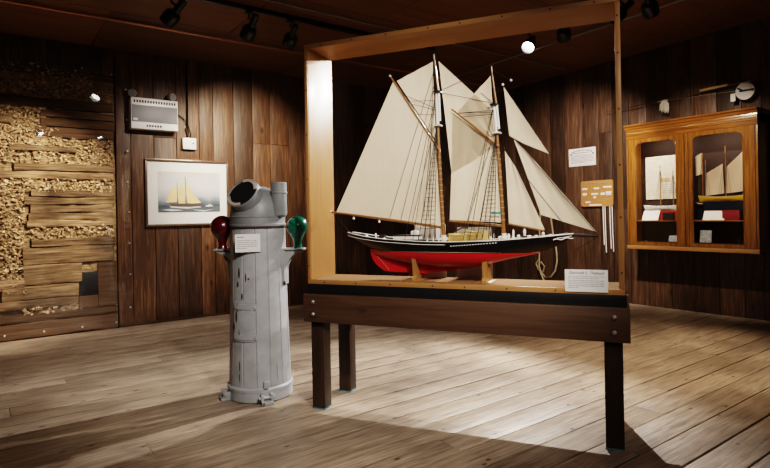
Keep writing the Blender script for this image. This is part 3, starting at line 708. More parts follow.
# dark gap boards seen just right of masts are the stays of the hoops
def hoops(par, x0, z0, x1, z1, n):
    m_ = MB(); m_.lathe([(.0128, 0), (.0142, .002), (.0128, .004)], 10); src = m_.build('mast_hoop', 'linel', par)
    for i in range(n):
        t_ = i/(n-1); o = src if i == 0 else src.copy()
        if i: C.objects.link(o)
        o.location = (x0+(x1-x0)*t_, 0, z0+(z1-z0)*t_)
hoops(mm, -.08, .36, -.098, .82, 14); hoops(fm, .303, .38, .28, .79, 12)
# sails
def sail(name, c, belly, nu=14, nv=14, y=0., par=ship, mat='sail', edge=.0):
    c = [Vector((p[0], y+(p[2] if len(p) > 2 else 0), p[1])) for p in c]
    if len(c) == 3: c.append(c[2].copy())
    def fn(u, v):
        p = (c[0]*(1-u)+c[1]*u)*(1-v)+(c[3]*(1-u)+c[2]*u)*v
        hol = 0
        return (p.x, p.y+belly*math.sin(PI*u)*math.sin(PI*min(1, v*1.0))+.003*math.sin(u*17+v*3), p.z)
    m_ = MB(); m_.grid(fn, nu, nv); o = m_.build(name, mat, par, fixn=False); return o
sail('mainsail', [(-.405, 1.305), (-.115, .849), (-.095, .350), (-.848, .447)], .03, 22, 22)
sail('main_topsail', [(-.380, 1.308), (-.128, 1.405), (-.118, .895)], .012, y=.004)
sail('fisherman_staysail', [(-.092, 1.405), (.243, 1.062), (.262, .83), (-.02, .68)], .016, y=.008)
sail('foresail', [(-.0, 1.063), (.277, .835), (.293, .366), (-.035, .386)], .016, 18, 18, y=.0)
sail('fore_topsail', [(.030, 1.070), (.243, 1.272), (.262, .872)], .01, y=.002)
sail('jib_topsail', [(.321, 1.195), (.581, .769), (.436, .838), (.35, .893)], .015, y=-.006)
sail('jib', [(.372, .880), (.544, .676), (.834, .306), (.528, .409)], .022, y=.0)
sail('fore_staysail', [(.322, .803), (.394, .684), (.549, .319), (.338, .362)], .016, y=-.004)
rod('main_gaff', [(-.421, -.006, 1.34), (-.25, -.006, 1.075), (-.088, -.014, .825)], [.005, .008, .007], 'spar')
rod('main_boom', [(-.885, -.004, .452), (-.4, -.006, .385), (-.085, -.006, .338)], [.006, .0095, .009], 'spar')
rod('fore_gaff', [(-.006, -.012, 1.085), (.14, -.012, .96), (.288, -.016, .828)], [.005, .008, .007], 'spar')
rod('fore_boom', [(-.036, -.012, .381), (.15, -.012, .362), (.296, -.012, .345)], [.006, .0085, .008], 'spar')
rod('staysail_boom', [(.335, -.006, .357), (.44, -.006, .336), (.545, -.006, .314)], .0055, 'spar')
for p in [(-.423, -.006, 1.343), (.316, 0, 1.207), (.366, 0, 1.228), (-.885, -.004, .455)]:
    m_ = MB(); m_.lathe([(.002, -.008), (.008, -.004), (.009, .002), (.004, .008)], 10, Matrix.Translation(p)); m_.build('spar_cap', 'white', ship)
# blocks under boom
for x, z in ((-.71, .40), (-.52, .375), (-.22, .345)):
    m_ = MB(); m_.lathe([(.002, -.009), (.008, -.004), (.008, .004), (.002, .009)], 8, Matrix.Translation((x, -.006, z+.004))); m_.tube([(x, -.006, z+.01), (x, -.006, z+.04)], .0015, 4); m_.build('block', 'white', ship)
# standing rigging
def lines(name, segs, r=.0013, mat='line'):
    for a, b_ in segs:
        m_ = MB(); m_.tube([a, b_], r, 4, cap=False); m_.build(name, mat, ship, fixn=False)
for (xh, zh, xs, zb) in ((-.103, 1.0, (-.205, -.17, -.135, -.10), .262), (.274, .92, (.165, .20, .235, .27), .268)):
    for sd in (-1, 1):
        feet = [(x, sd*(smooth_tab(BS, x)+.003), zb) for x in xs]
        lines('shroud', [((xh, sd*.012, zh), f_) for f_ in feet], .0019)
        m_ = MB(); n = 20
        for i in range(n):
            t_ = .1+.75*i/n
            a = Vector(feet[0]).lerp(Vector((xh, sd*.012, zh)), t_); b_ = Vector(feet[-1]).lerp(Vector((xh, sd*.012, zh)), t_); m_.tube([a, b_], .0013, 4, cap=False)
        m_.build('ratlines', 'line', ship, fixn=False)
        m_ = MB()
        for f_ in feet: m_.box(f_[0]-.0018, f_[0]+.0018, f_[1]-.0018, f_[1]+.0018, f_[2]+.005, f_[2]+.03)
        m_.build('deadeyes', 'ink', ship)
lines('backstay', [((-.109, -.0, 1.20), (-.245, -.118, .262)), ((-.109, -.0, 1.20), (-.30, -.115, .266)), ((.258, 0, 1.09), (.08, -.118, .262)), ((.258, 0, 1.09), (.12, -.118, .262)),
                   ((-.109, .0, 1.20), (-.245, .118, .262)), ((.258, 0, 1.09), (.08, .118, .262))], .0017)
lines('halyard', [((-.34, -.01, 1.215), (-.112, -.008, 1.10)), ((-.30, -.01, 1.15), (-.112, -.008, 1.09)), ((-.25, -.01, 1.075), (-.11, -.008, 1.06)), ((-.31, -.01, 1.165), (-.112, -.008, 1.15)),
                  ((.03, -.014, 1.055), (.26, -.01, 1.055)), ((.06, -.014, 1.03), (.26, -.01, 1.03)), ((.03, -.014, 1.055), (.262, -.01, 1.045)),
                  ((-.10, -.006, 1.40), (-.44, -.02, .40)), ((-.12, -.006, 1.25), (-.36, -.02, .39)), ((-.12, -.006, 1.0), (-.28, -.02, .38)), ((.24, -.02, .85), (.09, -.02, .38)), ((.25, -.02, .80), (.17, -.02, .38)), ((-.11, -.01, 1.2), (-.2, -.03, .40)), ((-.12, -.008, 1.4), (-.17, -.02, .4))], .0017)
lines('stay', [((-.10, 0, 1.205), (.12, .0, 1.28)), ((-.10, 0, 1.205), (.255, 0, 1.1)), ((.255, 0, 1.10), (.18, 0, 1.17)), ((.25, 0, 1.31), (.366, 0, 1.228)), ((.35, 0, .89), (.37, 0, .875)),
               ((.37, 0, .88), (.845, 0, .285)), ((.322, 0, .803), (.70, 0, .293)), ((.32, 0, 1.2), (.60, 0, .74)), ((.845, 0, .28), (.72, -.0, .20)), ((-.885, 0, .45), (-.745, 0, .315)),
               ((.29, -.02, .76), (.35, -.02, .84))], .0017)
# deck furniture
m_ = MB(); m_.box(-.405, -.24, -.05, .05, .262, .285, bev=.003); cb = m_.build('cabin_trunk', 'white', ship)
m_ = MB(); m_.box(-.41, -.235, -.054, .054, .285, .291, bev=.002); m_.build('cabin_roof', 'mastdark', cb)
m_ = MB(); m_.box(-.29, -.25, -.03, .03, .2915, .318, bev=.003); m_.build('companionway', 'white', cb)
m_ = MB()
for i in range(2):
    for sgn in (-1, 1):
        vs = []
def dory(x0, x1, z0, y):
    m_ = MB(); n = 14
    for sd in (-1, 1):
        m_.grid(lambda u, v: (x0+(x1-x0)*u+(-.008 if u == 0 else .008 if u == 1 else 0)*v, y+sd*(.012+.016*v)*math.sin(PI*(.06+.88*u))**.7, z0+.026*v+.010*v*abs(2*u-1)**2), n, 4)
    m_.grid(lambda u, v: (x0+(x1-x0)*u, y+(v-.5)*.024*math.sin(PI*(.06+.88*u))**.7, z0), n, 1)
    m_.grid(lambda u, v: (x0+(x1-x0)*u, y+(v-.5)*.052*math.sin(PI*(.06+.88*u))**.7, z0+.022), n, 1)
    return m_.build('dory', 'dory', ship)
for y in (-.055, .055):
    dory(-.025, .125, .242, y); dory(-.02, .12, .266, y); 
dory(.075, .225, .243, -.06); dory(.08, .22, .266, -.06); dory(.095, .215, .285, -.05)
m_ = MB()
for x, y, h_, w in [(-.6, -.04, .02, .012), (-.55, .0, .03, .008), (-.47, -.05, .015, .014), (.34, -.03, .035, .01), (.36, .02, .05, .008), (.40, -.04, .028, .012), (.43, 0, .05, .010), (.46, -.03, .022, .014), (.50, -.02, .02, .012), (.54, -.015, .03, .011), (.58, 0, .018, .012), (.26, -.07, .04, .006), (.24, -.075, .03, .006), (.37, -.06, .03, .006), (-.12, -.08, .03, .006), (-.04, -.08, .035, .006), (-.16, -.08, .03, .006)]:
    z = smooth_tab(SHEER, x)-.016; h_ *= 1.45; m_.lathe([(w*.8, 0), (w, h_*.3), (w*.6, h_*.5), (w*.95, h_*.8), (w*.4, h_)], 8, Matrix.Translation((x, y, z)))
m_.build('deck_fittings', 'white', ship)
m_ = MB(); m_.box(.42, .47, -.035, .035, .262, .285, bev=.004); m_.box(-.52, -.48, -.02, .02, .255, .29, bev=.004); m_.build('windlass', 'mastdark', ship)
m_ = MB(); m_.tube([(.0, -.03, .31), (.05, -.03, .335), (.09, -.03, .335)], .005, 6); m_.tube([(-.02, -.03, .28), (.0, -.03, .31)], .004, 6); m_.build('tackle', 'mastdark', ship)
m_ = MB(); m_.box(.238, .298, -.032, -.028, .418, .430); m_.build('sidelight_board', 'teal', ship)
# cradle stands
for x, w in ((-.255, .0), (.196, .0)):
    st = thing('ship_stand', 'small oak upright cradle under the %s of the model schooner' % ('stern half' if x < 0 else 'bow half'), 'stand', (T0[0]+.17*nx+x*ux, T0[1]+.17*ny+x*uy, .8655), ANG, 'cradles under the model schooner')
    zb = .088 if x < 0 else .118
    m_ = MB(); prof = [(-.08, 0.0), (.08, 0.0), (.08, .012), (.055, .03), (.062, zb-.02), (.06, zb+.03), (.052, zb+.045), (.035, zb+.008), (.012, zb-.025), (.012, .04), (-.012, .04), (-.012, zb-.025), (-.035, zb+.008), (-.052, zb+.045), (-.06, zb+.03), (-.062, zb-.02), (-.055, .03), (-.08, .012)]
    # profile lies across the ship
    prof = [(a, b_) for a, b_ in prof]
    zk = .05 if x < 0 else .10
    left = [(-.085, 0), (-.085, .014), (-.062, .03), (-.068, zk+.035), (-.083, zk+.095), (-.066, zk+.09), (-.03, zk+.045), (-.011, zk+.012), (-.011, zk-.008)]
    full = left+[(-a, b_) for a, b_ in left[::-1]]
    m_.prism([(a, b_) for a, b_ in full], -.014, .014, mat=Matrix.Rotation(PI/2, 4, 'Z')); m_.build('cradle', 'stand', st)
    m_ = MB(); m_.box(-.055, .045, -.075, .075, .0, .006, bev=.002); m_.build('foot', 'stand', st)
# blank white and pale blue sheets, stand-ins for pale shapes behind the ship
def T(x, y, z=0): return (T0[0]+x*ux+y*nx, T0[1]+x*uy+y*ny, z)
wc = thing('pale_sheet', 'white sheet propped behind the model schooner beside the main mast', 'card', T(-.225, .312, .8655), ANG)
m_ = MB(); m_.box(-.10, .12, 0, .003, 0, .355); m_.build('sheet', 'paper', wc)
wc = thing('pale_sheet', 'pale blue sheet propped behind the yellow dories of the model schooner', 'card', T(.09, .322, .8655), ANG)
M['paleblue'] = plain('pale blue paper', (.55, .60, .68), .7)
m_ = MB(); m_.box(-.12, .11, 0, .003, 0, .335); m_.build('sheet', 'paleblue', wc)

# ------------------------------------------------------------------ cabinet on right wall  (local: x to the right along the wall front, y into the wall)
cab = thing('wall_cabinet', 'golden oak wall cabinet with two round-cornered glazed doors, hung on the right wall', 'cabinet', (6.85, 3.145, .80), R(-90))
# local x -> world -Y ; local y -> world +X
HW, DEP, HT = .755, .335, 1.56
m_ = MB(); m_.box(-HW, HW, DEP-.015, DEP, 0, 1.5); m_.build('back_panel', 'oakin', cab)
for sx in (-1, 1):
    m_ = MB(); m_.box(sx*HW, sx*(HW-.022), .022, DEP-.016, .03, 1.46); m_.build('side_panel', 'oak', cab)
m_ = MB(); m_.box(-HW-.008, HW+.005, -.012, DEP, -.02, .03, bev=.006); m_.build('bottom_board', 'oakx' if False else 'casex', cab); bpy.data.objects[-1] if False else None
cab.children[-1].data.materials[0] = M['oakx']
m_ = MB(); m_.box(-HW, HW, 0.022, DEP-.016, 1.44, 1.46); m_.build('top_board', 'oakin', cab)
m_ = MB(); m_.box(-HW, HW, -.004, .022, 1.40, 1.53, bev=.003)
fr_ = m_.build('frieze', 'oakx', cab)
m_ = MB(); m_.prism([(-.008, 1.53), (-.014, 1.54), (-.018, 1.56), (-.035, 1.572), (-.038, 1.59), (DEP, 1.59), (DEP, 1.53)], -HW-.02, HW+.004, mat=Matrix(((0, 1, 0, 0), (1, 0, 0, 0), (0, 0, 1, 0), (0, 0, 0, 1)))); m_.build('cornice', 'oakx', cab)
m_ = MB(); m_.tube([(-HW, -.006, 1.455), (HW, -.006, 1.455)], .004, 6); m_.tube([(-HW, -.006, 1.505), (HW, -.006, 1.505)], .004, 6)
n = 60
for i in range(n):
    x = -HW+.02+(2*HW-.04)*i/(n-1); m_.lathe([(.003, 0), (.0095, .003), (.0095, .005), (.002, .009)], 8, Matrix.Translation((x, -.003, 1.48)) @ Matrix.Rotation(PI/2, 4, 'X'))
m_.build('carved_moulding', 'oakx', fr_)
def door_frame(x0, x1, z0, z1, ox0, ox1, oz0, oz1, rad=.07):
    # ring between outer rectangle and inner rounded opening
    inner = []
    def arc(cx_, cz_, a0, a1, r_):
        for i in range(7):
            a = a0+(a1-a0)*i/6; inner.append((cx_+r_*math.cos(a), cz_+r_*math.sin(a)))
    arc(ox1-rad, oz1-rad, 0, PI/2, rad); arc(ox0+rad, oz1-rad, PI/2, PI, rad); arc(ox0+.008, oz0+.008, PI, 1.5*PI, .008); arc(ox1-.008, oz0+.008, 1.5*PI, 2*PI, .008)
    outer = []
    for (a, b_) in inner:
        cx_, cz_ = (ox0+ox1)/2, (oz0+oz1)/2; dx, dz = a-cx_, b_-cz_
        hx = (x1-cx_) if dx > 0 else (cx_-x0); hz = (z1-cz_) if dz > 0 else (cz_-z0)
        k = min(hx/abs(dx) if abs(dx) > 1e-6 else 9, hz/abs(dz) if abs(dz) > 1e-6 else 9); outer.append((cx_+dx*k, cz_+dz*k))
    # insert corners exactly
    m_ = MB(); N_ = len(inner)
    snap = {}
    for cxn, czn in ((x1, z1), (x0, z1), (x0, z0), (x1, z0)):
        j = min(range(N_), key=lambda i: (outer[i][0]-cxn)**2+(outer[i][1]-czn)**2); outer[j] = (cxn, czn)
    vs = [(a, -.006, b_) for a, b_ in outer]+[(a, -.006, b_) for a, b_ in inner]+[(a, .018, b_) for a, b_ in outer]+[(a, .018, b_) for a, b_ in inner]
    fs = []
    for i in range(N_):
        j = (i+1) % N_
        fs += [(i, j, N_+j, N_+i), (2*N_+i, 3*N_+i, 3*N_+j, 2*N_+j), (i, 2*N_+i, 2*N_+j, j), (N_+i, N_+j, 3*N_+j, 3*N_+i)]
    m_.add(vs, fs)
    m_.tube([(a, -.007, b_) for a, b_ in inner]+[(inner[0][0], -.007, inner[0][1])], .006, 6)
    return m_
def cab_x(Y): return 3.145-Y
for x0, x1, o0, o1 in ((-HW+.025, -.022, cab_x(3.785), cab_x(3.265)), (.022, HW-.025, cab_x(3.078), cab_x(2.535))):
    d = door_frame(x0, x1, .035, 1.398, o0, o1, .085, 1.345).build('door', 'oak', cab)
    m_ = MB(); m_.box(o0-.012, o1+.012, .019, .022, .075, 1.356); m_.build('pane', 'glass', d)
    m_ = MB()
    for xx in (x0+.001, x1-.001): m_.box(xx-.003, xx+.003, -.0075, -.004, .036, 1.396)
    m_.build('door_edge', 'mastdark', d)
    kx = x1-.03 if x0 < 0 else x0+.03
    m_ = MB(); m_.lathe([(.006, 0), (.008, .002), (.003, .006)], 8, Matrix.Translation((kx, -.006, .70)) @ Matrix.Rotation(PI/2, 4, 'X')); m_.build('keyhole', 'knotgold', d)
m_ = MB(); m_.box(-HW, -HW+.023, -.004, .02, .031, 1.398, bev=.002); m_.box(HW-.023, HW, -.004, .02, .031, 1.398, bev=.002); m_.box(-.02, .02, -.004, .02, .031, 1.398, bev=.002); m_.build('face_frame', 'oak', cab)
m_ = MB(); m_.box(-HW+.0235, HW-.0235, .035, DEP-.018, .335, .350, bev=.002); m_.build('shelf', 'oakx', cab)
for xc in (-.37, .37):  # strip lamps added only to brighten the cabinet contents
    m_ = MB(); m_.box(xc-.25, xc+.25, .05, .08, 1.415, 1.438, bev=.004); lp = m_.build('added_strip_lamp', 'plastic', cab)
    ld = bpy.data.lights.new('added_fill_light', 'AREA'); ld.shape = 'RECTANGLE'; ld.size = .5; ld.size_y = .02; ld.energy = 2.6; ld.color = (1, .84, .64)
    lo = bpy.data.objects.new('added_fill_light', ld); C.objects.link(lo); lo.parent = lp; lo.location = (xc, .065, 1.412); lo.rotation_euler = (R(18), 0, 0)
SF, BF = 1.151, .8312      # shelf top / bottom top, world heights
def cpos(Y, dep, z): return (6.85+dep, Y, z)
# inside: chart on the back wall of the left bay
ch = thing('framed_chart', 'pale printed chart standing at the back of the left half of the wall cabinet', 'chart', cpos(3.565, .295, SF+.27), R(-90))
M['chart'] = plain('aged chart paper', (.60, .55, .44), .8, var=.35, vscale=16)
m_ = MB(); m_.box(-.24, .215, 0, .01, -.0, .56); m_.build('chart_sheet', 'chart', ch)
m_ = MB(); script_lines(m_, -.22, .2, .53, .028, 18, -.0004, .007, 12); m_.build('print_blocks', 'inkl', ch)
m_ = MB(); m_.box(-.05, .08, -.002, -.0005, .22, .27); m_.build('drawing', 'cork', ch)
m_ = MB()
for x in (-.22, .2): m_.box(x-.006, x+.006, .012, .02, -.268, .3)
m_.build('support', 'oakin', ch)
def small_boat(name, label, Y, dep, z, L_, hullmat, deckmat, mastspec, sails, lower=None, keel=.04):
    t_ = thing(name, label, 'model boat', cpos(Y, dep, z), R(-90), 'model boats in the wall cabinet')
    def hb(u): return .055*math.sin(PI*min(1, .08+u*.92))**.6*(1 if u < .9 else (1-u)/.1*.9+.1)
    m_ = MB()
    for sd in (-1, 1): m_.grid(lambda u, v: (L_*(u-.5)+.03*v*(.5-u), sd*hb(u)*(1-v**2*.85), .02+keel+.05+.02*abs(2*u-1)**2-(.05+.02*abs(2*u-1)**2)*v), 24, 6)
    h_ = m_.build('hull', hullmat, t_)
    m_ = MB()
    for sd in (-1, 1): m_.grid(lambda u, v: (L_*(u-.5)*.82, sd*(hb(u)*.15*(1-v)+.003), (.02+keel)*(1-v)), 16, 3)
    m_.box(-L_*.3, L_*.3, -.02, .02, 0, .012); m_.build('keel', lower or hullmat, h_)
    m_ = MB(); m_.grid(lambda u, v: (L_*(u-.5), (v-.5)*2*hb(u)*.98, .02+keel+.045+.02*abs(2*u-1)**2), 24, 2); m_.build('deck', deckmat, t_)
    m_ = MB()
    for sd in (-1, 1): m_.tube([(L_*(i/20-.5), sd*hb(i/20), .02+keel+.052+.02*abs(2*i/20-1)**2) for i in range(21)], .004, 5)
    m_.build('rail', deckmat, t_)
    for mx, mh in mastspec:
        m_ = MB(); m_.tube([(mx, 0, keel+.05), (mx, 0, mh)], [.006, .004], 6); m_.build('mast', 'spar', t_)
        m_ = MB(); 
        for sx in (-.07, -.04, .04, .07): m_.tube([(mx, 0, mh*.93), (mx+sx, -.045, keel+.07)], .0012, 4); m_.tube([(mx, 0, mh*.93), (mx+sx, .045, keel+.07)], .0012, 4)
        m_.build('rigging', 'line', t_, fixn=False)
    for nm, c in sails:
        sail(nm, c, .02, 8, 8, par=t_, mat='sailtan' if sails and hullmat == 'yellow' else 'sail')
    return t_
rb = small_boat('model_boat', 'small model boat with red hull and white deck, left bay shelf of the wall cabinet', 3.52, .15, SF, .46, 'white', 'white', ((-.02, .70), (.14, .62)), [], 'maroon', .10)
M['mred'] = plain('model red', (.34, .02, .02), .4)
for o in rb.children_recursive:
    if o.name.startswith('keel'): o.data.materials[0] = M['mred']
m_ = MB()
for i in range(9): m_.lathe([(.012, 0), (.014, .01), (.004, .02)], 8, Matrix.Translation((-.18+.045*i, .01*math.sin(i*2), .165)))
m_.build('deck_fittings', 'white', rb)
small_boat('model_boat', 'small model boat with yellow hull and tan sails, right bay shelf of the wall cabinet', 2.80, .16, SF+.0, .56, 'yellow', 'linel', ((-.20, .72), (.02, .86)), [('tan_sail', [(-.19, .56), (-.01, .66), (.0, .31), (-.205, .29)]), ('tan_sail', [(.03, .62), (.20, .78), (.225, .33), (.025, .31)])], 'navy', .20)
small_boat('model_boat', 'dark-hulled small model boat with white sails behind the yellow-hulled one in the wall cabinet', 3.06, .27, SF, .20, 'navy', 'linel', ((-.02, .82),), [('white_sail', [(-.10, .78), (-.03, .82), (-.03, .56), (-.10, .54)]), ], 'navy', .12)
def stand_card(name, label, Y, z, w, h_, mat='paper', dep=.06, lean=.5, cat='card'):
    t_ = thing(name, label, cat, cpos(Y, dep, z), R(-90))
    m_ = MB(); mt = Matrix.Rotation(-lean, 4, 'X'); m_.box(-w/2, w/2, 0, .003, 0.001, h_, mat=mt)
    m_.build('sheet', mat, t_)
    m_ = MB(); m_.box(-w*.2, w*.2, math.sin(lean)*h_*.75, math.sin(lean)*h_*.75+.002, 0, h_*.6); m_.build('easel_back', mat, t_); return t_
stand_card('caption_card', 'leaning white card under the red-hulled model boat in the wall cabinet', 3.64, SF, .21, .14)
stand_card('caption_card', 'leaning white card on the shelf under the yellow-hulled model boat', 2.885, SF, .235, .125)
M['bwphoto'] = plain('printed photograph', (.35, .37, .40), .6, var=.95, vscale=28)
stand_card('photograph', 'black and white photograph standing on the cabinet floor, right bay', 2.985, BF, .13, .20, 'bwphoto', .08, .15, 'photograph')
stand_card('photograph', 'dark printed photograph standing on the cabinet floor, left bay', 3.36, BF, .13, .13, 'bwphoto', .09, .2, 'photograph')
t_ = thing('booklet', 'pale blue booklet lying open on the cabinet floor, left bay', 'booklet', cpos(3.64, .10, BF), R(-90))
m_ = MB(); m_.grid(lambda u, v: (-.11+.11*u, -.06+.14*v, .001+.05*(1-u)), 4, 1); m_.grid(lambda u, v: (.11*u, -.06+.14*v, .001+.022*math.sin(PI*u)), 8, 1); m_.build('pages', 'paleblue', t_, fixn=False)
t_ = thing('box', 'maroon cloth-covered box on the shelf behind the right white card', 'box', cpos(2.70, .09, SF), R(-90))
m_ = MB(); m_.box(-.09, .09, -.02, .02, 0, .10, bev=.004); m_.build('body', 'maroon', t_); m_ = MB(); m_.box(-.093, .093, -.022, .022, .1005, .115, bev=.004); m_.build('lid', 'maroon', t_)
t_ = thing('box', 'black box on the shelf beside the left white card', 'box', cpos(3.40, .075, SF), R(-90))
m_ = MB(); m_.box(-.075, .06, -.02, .02, 0, .085, bev=.004); m_.build('body', 'black', t_); m_ = MB(); m_.box(-.077, .062, -.022, .022, .0855, .095, bev=.003); m_.build('lid', 'black', t_)
t_ = thing('glass_goblet', 'small footed glass on the cabinet floor, right bay', 'glass', cpos(2.62, .12, BF), R(-90))
M['gob'] = glass_mat('goblet glass', 3.0, (.75, .8, .8))
m_ = MB(); m_.lathe([(.032, 0), (.03, .004), (.005, .01), (.004, .05), (.012, .06), (.032, .08), (.036, .11), (.034, .13)], 20, cap=False); m_.build('goblet_body', 'gob', t_)
t_ = stand_card('caption_card', 'narrow white card at the right end of the cabinet shelf', 2.555, SF, .05, .12, lean=.1, dep=.1)

# ------------------------------------------------------------------ fishing rod, lure, tag above cabinet
fr = thing('fishing_rod', 'long dark fishing rod with cork grip and silver reel, hung above the wall cabinet', 'fishing rod', (7.1, 3.2, 2.6), R(-90))
lx = lambda Y: 3.2-Y
m_ = MB(); m_.tube([(lx(4.35), 0, .065), (lx(3.5), 0, .09), (lx(3.08), 0, .125)], [.004, .006, .009], 8); m_.tube([(lx(2.78), 0, .135), (lx(2.3), 0, .150), (lx(1.9), 0, .165)], [.010, .007, .004], 8); m_.build('rod_blank', 'rod', fr)
m_ = MB(); m_.tube([(lx(3.085), 0, .127), (lx(3.0), 0, .130), (lx(2.775), 0, .138)], [.014, .018, .016], 12); m_.build('cork_grip', 'cork', fr)
m_ = MB(); mt = Matrix.Translation((lx(2.59), -.0, .03)) @ Matrix.Rotation(PI/2, 4, 'X'); m_.lathe([(.098, -.02), (.102, -.012), (.102, .012), (.098, .02), (.06, .024), (.02, .03)], 32, mt); rl = m_.build('reel', 'metal', fr)
m_ = MB(); m_.box(lx(2.64), lx(2.50), -.045, -.036, .022, .04, bev=.003); m_.tube([(lx(2.50), -.04, .03), (lx(2.50), -.07, .03)], .008, 8); m_.tube([(lx(2.66), -.038, .07), (lx(2.60), -.038, .03)], .008, 6); m_.build('reel_handle', 'mastdark', rl)
m_ = MB(); m_.box(lx(2.66), lx(2.54), -.006, .006, .125, .14, bev=.003); m_.build('reel_foot', 'steel', rl)
m_ = MB(); m_.tube([(lx(2.68), 0, .05), (lx(3.0), 0, .065), (lx(3.5), 0, .075)], .0016, 5); m_.build('fishing_line', 'linel', fr)
t_ = thing('paper_tag', 'small white paper tag hanging beside the silver reel above the cabinet', 'tag', (7.08, 2.715, 2.53), R(-90)); m_ = MB(); m_.box(-.026, .026, 0, .002, 0, .09, bev=.0); m_.build('tag_sheet', 'paper', t_); m_ = MB(); m_.tube([(0, 0, .09), (.01, .0, .12)], .001, 4); m_.build('string', 'linel', t_)
t_ = thing('feather_lure', 'white feathered fishing lure hanging above the left door of the wall cabinet', 'fishing lure', (7.08, 3.51, 2.68), R(-90))
m_ = MB(); rs = random.Random(2)
for i in range(26):
    a = rs.uniform(-.055, .055); m_.tube([(a*.3, rs.uniform(-.01, .01), 0), (a*.9, rs.uniform(-.02, .02), -.05), (a*1.1, rs.uniform(-.015, .015), -rs.uniform(.10, .17))], [.007, .010, .002], 5)
m_.build('feathers', 'feather', t_, fixn=False); m_ = MB(); m_.tube([(-.09, 0, -.005), (0, 0, .004), (.05, 0, .0)], [.004, .012, .006], 8); m_.build('lure_head', 'linel', t_)

# ------------------------------------------------------------------ right wall notices
nt_ = thing('wall_notice', 'white printed notice pinned to the dark plank wall above the small wooden board', 'notice', (7.188, 4.79, 1.95), R(-90))
m_ = MB(); m_.box(-.225, .225, 0, .002, 0, .265); m_.build('notice_sheet', 'paper', nt_)
m_ = MB()
for i in range(16):
    a = -1+2*i/15; m_.box(a*.16-.006, a*.16+.006, -.001, 0, .222-.018*a*a, .238-.018*a*a)
script_lines(m_, -.14, .14, .20, .02, 1, 0, .010, 8, 1); script_lines(m_, -.185, .19, .165, .0185, 7, 0, .006, 9, .7)
for sx in (-1, 1): m_.prism([(sx*.19, .16), (sx*.15, .20), (sx*.145, .205), (sx*.18, .19), (sx*.2, .175)], -.001, 0)
m_.build('lettering', 'ink', nt_)
kb = thing('knot_board', 'small rounded wooden board with little white labels, cords hanging below it on the right wall', 'board', (7.186, 4.545, 1.345), R(-90))
m_ = MB(); m_.box(-.255, .25, -.022, 0, 0, .375, bev=.0)
poly = []
for cx_, cz_, a0 in ((.22, .345, 0), (-.225, .345, PI/2), (-.225, .03, PI), (.22, .03, 1.5*PI)):
    for i in range(6): a = a0+PI/2*i/5; poly.append((cx_+.03*math.cos(a), cz_+.03*math.sin(a)))
m_ = MB(); m_.prism(poly, -.024, 0); m_.build('board_panel', 'boardwood', kb)
for a, b_, w, h_ in [(-.19, .245, .085, .028), (0.0, .25, .085, .024), (.17, .265, .13, .022), (-.19, .165, .07, .035), (-.03, .170, .11, .025), (.10, .165, .07, .03), (.19, .185, .085, .025), (.19, .160, .07, .018), (-.14, .055, .08, .022), (-.02, .012, .2, .022), (-.03, .12, .04, .03)]:
    m_ = MB(); m_.box(a-w/2, a+w/2, -.026, -.0245, b_, b_+h_); m_.build('small_label', 'paper', kb)
m_ = MB(); m_.tube([(-.2, -.026, .345), (0, -.03, .338), (.21, -.026, .345)], .004, 5); m_.build('cord', 'linel', kb)
for i, (x, zb, w) in enumerate(((.095, -.55, .0), (.125, -.66, .0), (.20, -.60, .0), (.235, -.64, .0))):
    m_ = MB(); m_.tube([(x, -.02, .0), (x+.004, -.02, zb*.5), (x+.012, -.02, zb)], .007, 6); m_.build('hanging_cord', 'paper', kb)
rp = thing('rope_coil', 'knotted loop of pale hemp rope hanging on the right wall behind the schooner bow', 'rope', (7.16, 5.395, .963), R(-90))
ry = lambda px_: (px_-548)*.0186
rz2 = lambda py_: (232-py_)*.0170
def ropep(pts, y=0.): return [(ry(a), y+.012*math.sin(i*1.1), rz2(b_)) for i, (a, b_) in enumerate(pts)]
m_ = MB(); m_.tube(ropep([(551, 205), (551, 222), (553, 236), (556, 248), (557, 258), (555, 267), (550, 273), (544, 274), (540, 270), (538, 264), (541, 260), (544, 264), (542, 269), (537, 268), (535, 262), (538, 258)]), .014, 8)
m_.tube(ropep([(543, 205), (541, 216), (540, 235), (540, 252), (540, 262), (541, 270), (544, 277), (548, 284)], -.03), .013, 8); m_.tube(ropep([(543, 206), (546, 203), (551, 205)]), .013, 8); m_.build('rope_strand', 'rope', rp)
# trestle in the far corner seen through the glass under the hull
tr = thing('trestle', 'rough wooden trestle with crossed legs in the far corner, seen below the schooner hull', 'trestle', (5.9, 6.35, 0), R(-35))
m_ = MB(); m_.box(-.7, .7, -.05, .05, .86, .95, bev=.005); m_.build('beam', 'boardwood', tr)
for sx in (-.5, .5):
    for sy in (-1, 1):
        m_ = MB(); v0, v1 = Vector((sx-.2*sy, sy*.2, 0)), Vector((sx+.15*sy, -sy*.06, .90)); m_.tube([v0, v1], .03, 4); m_.build('leg', 'boardwood', tr)

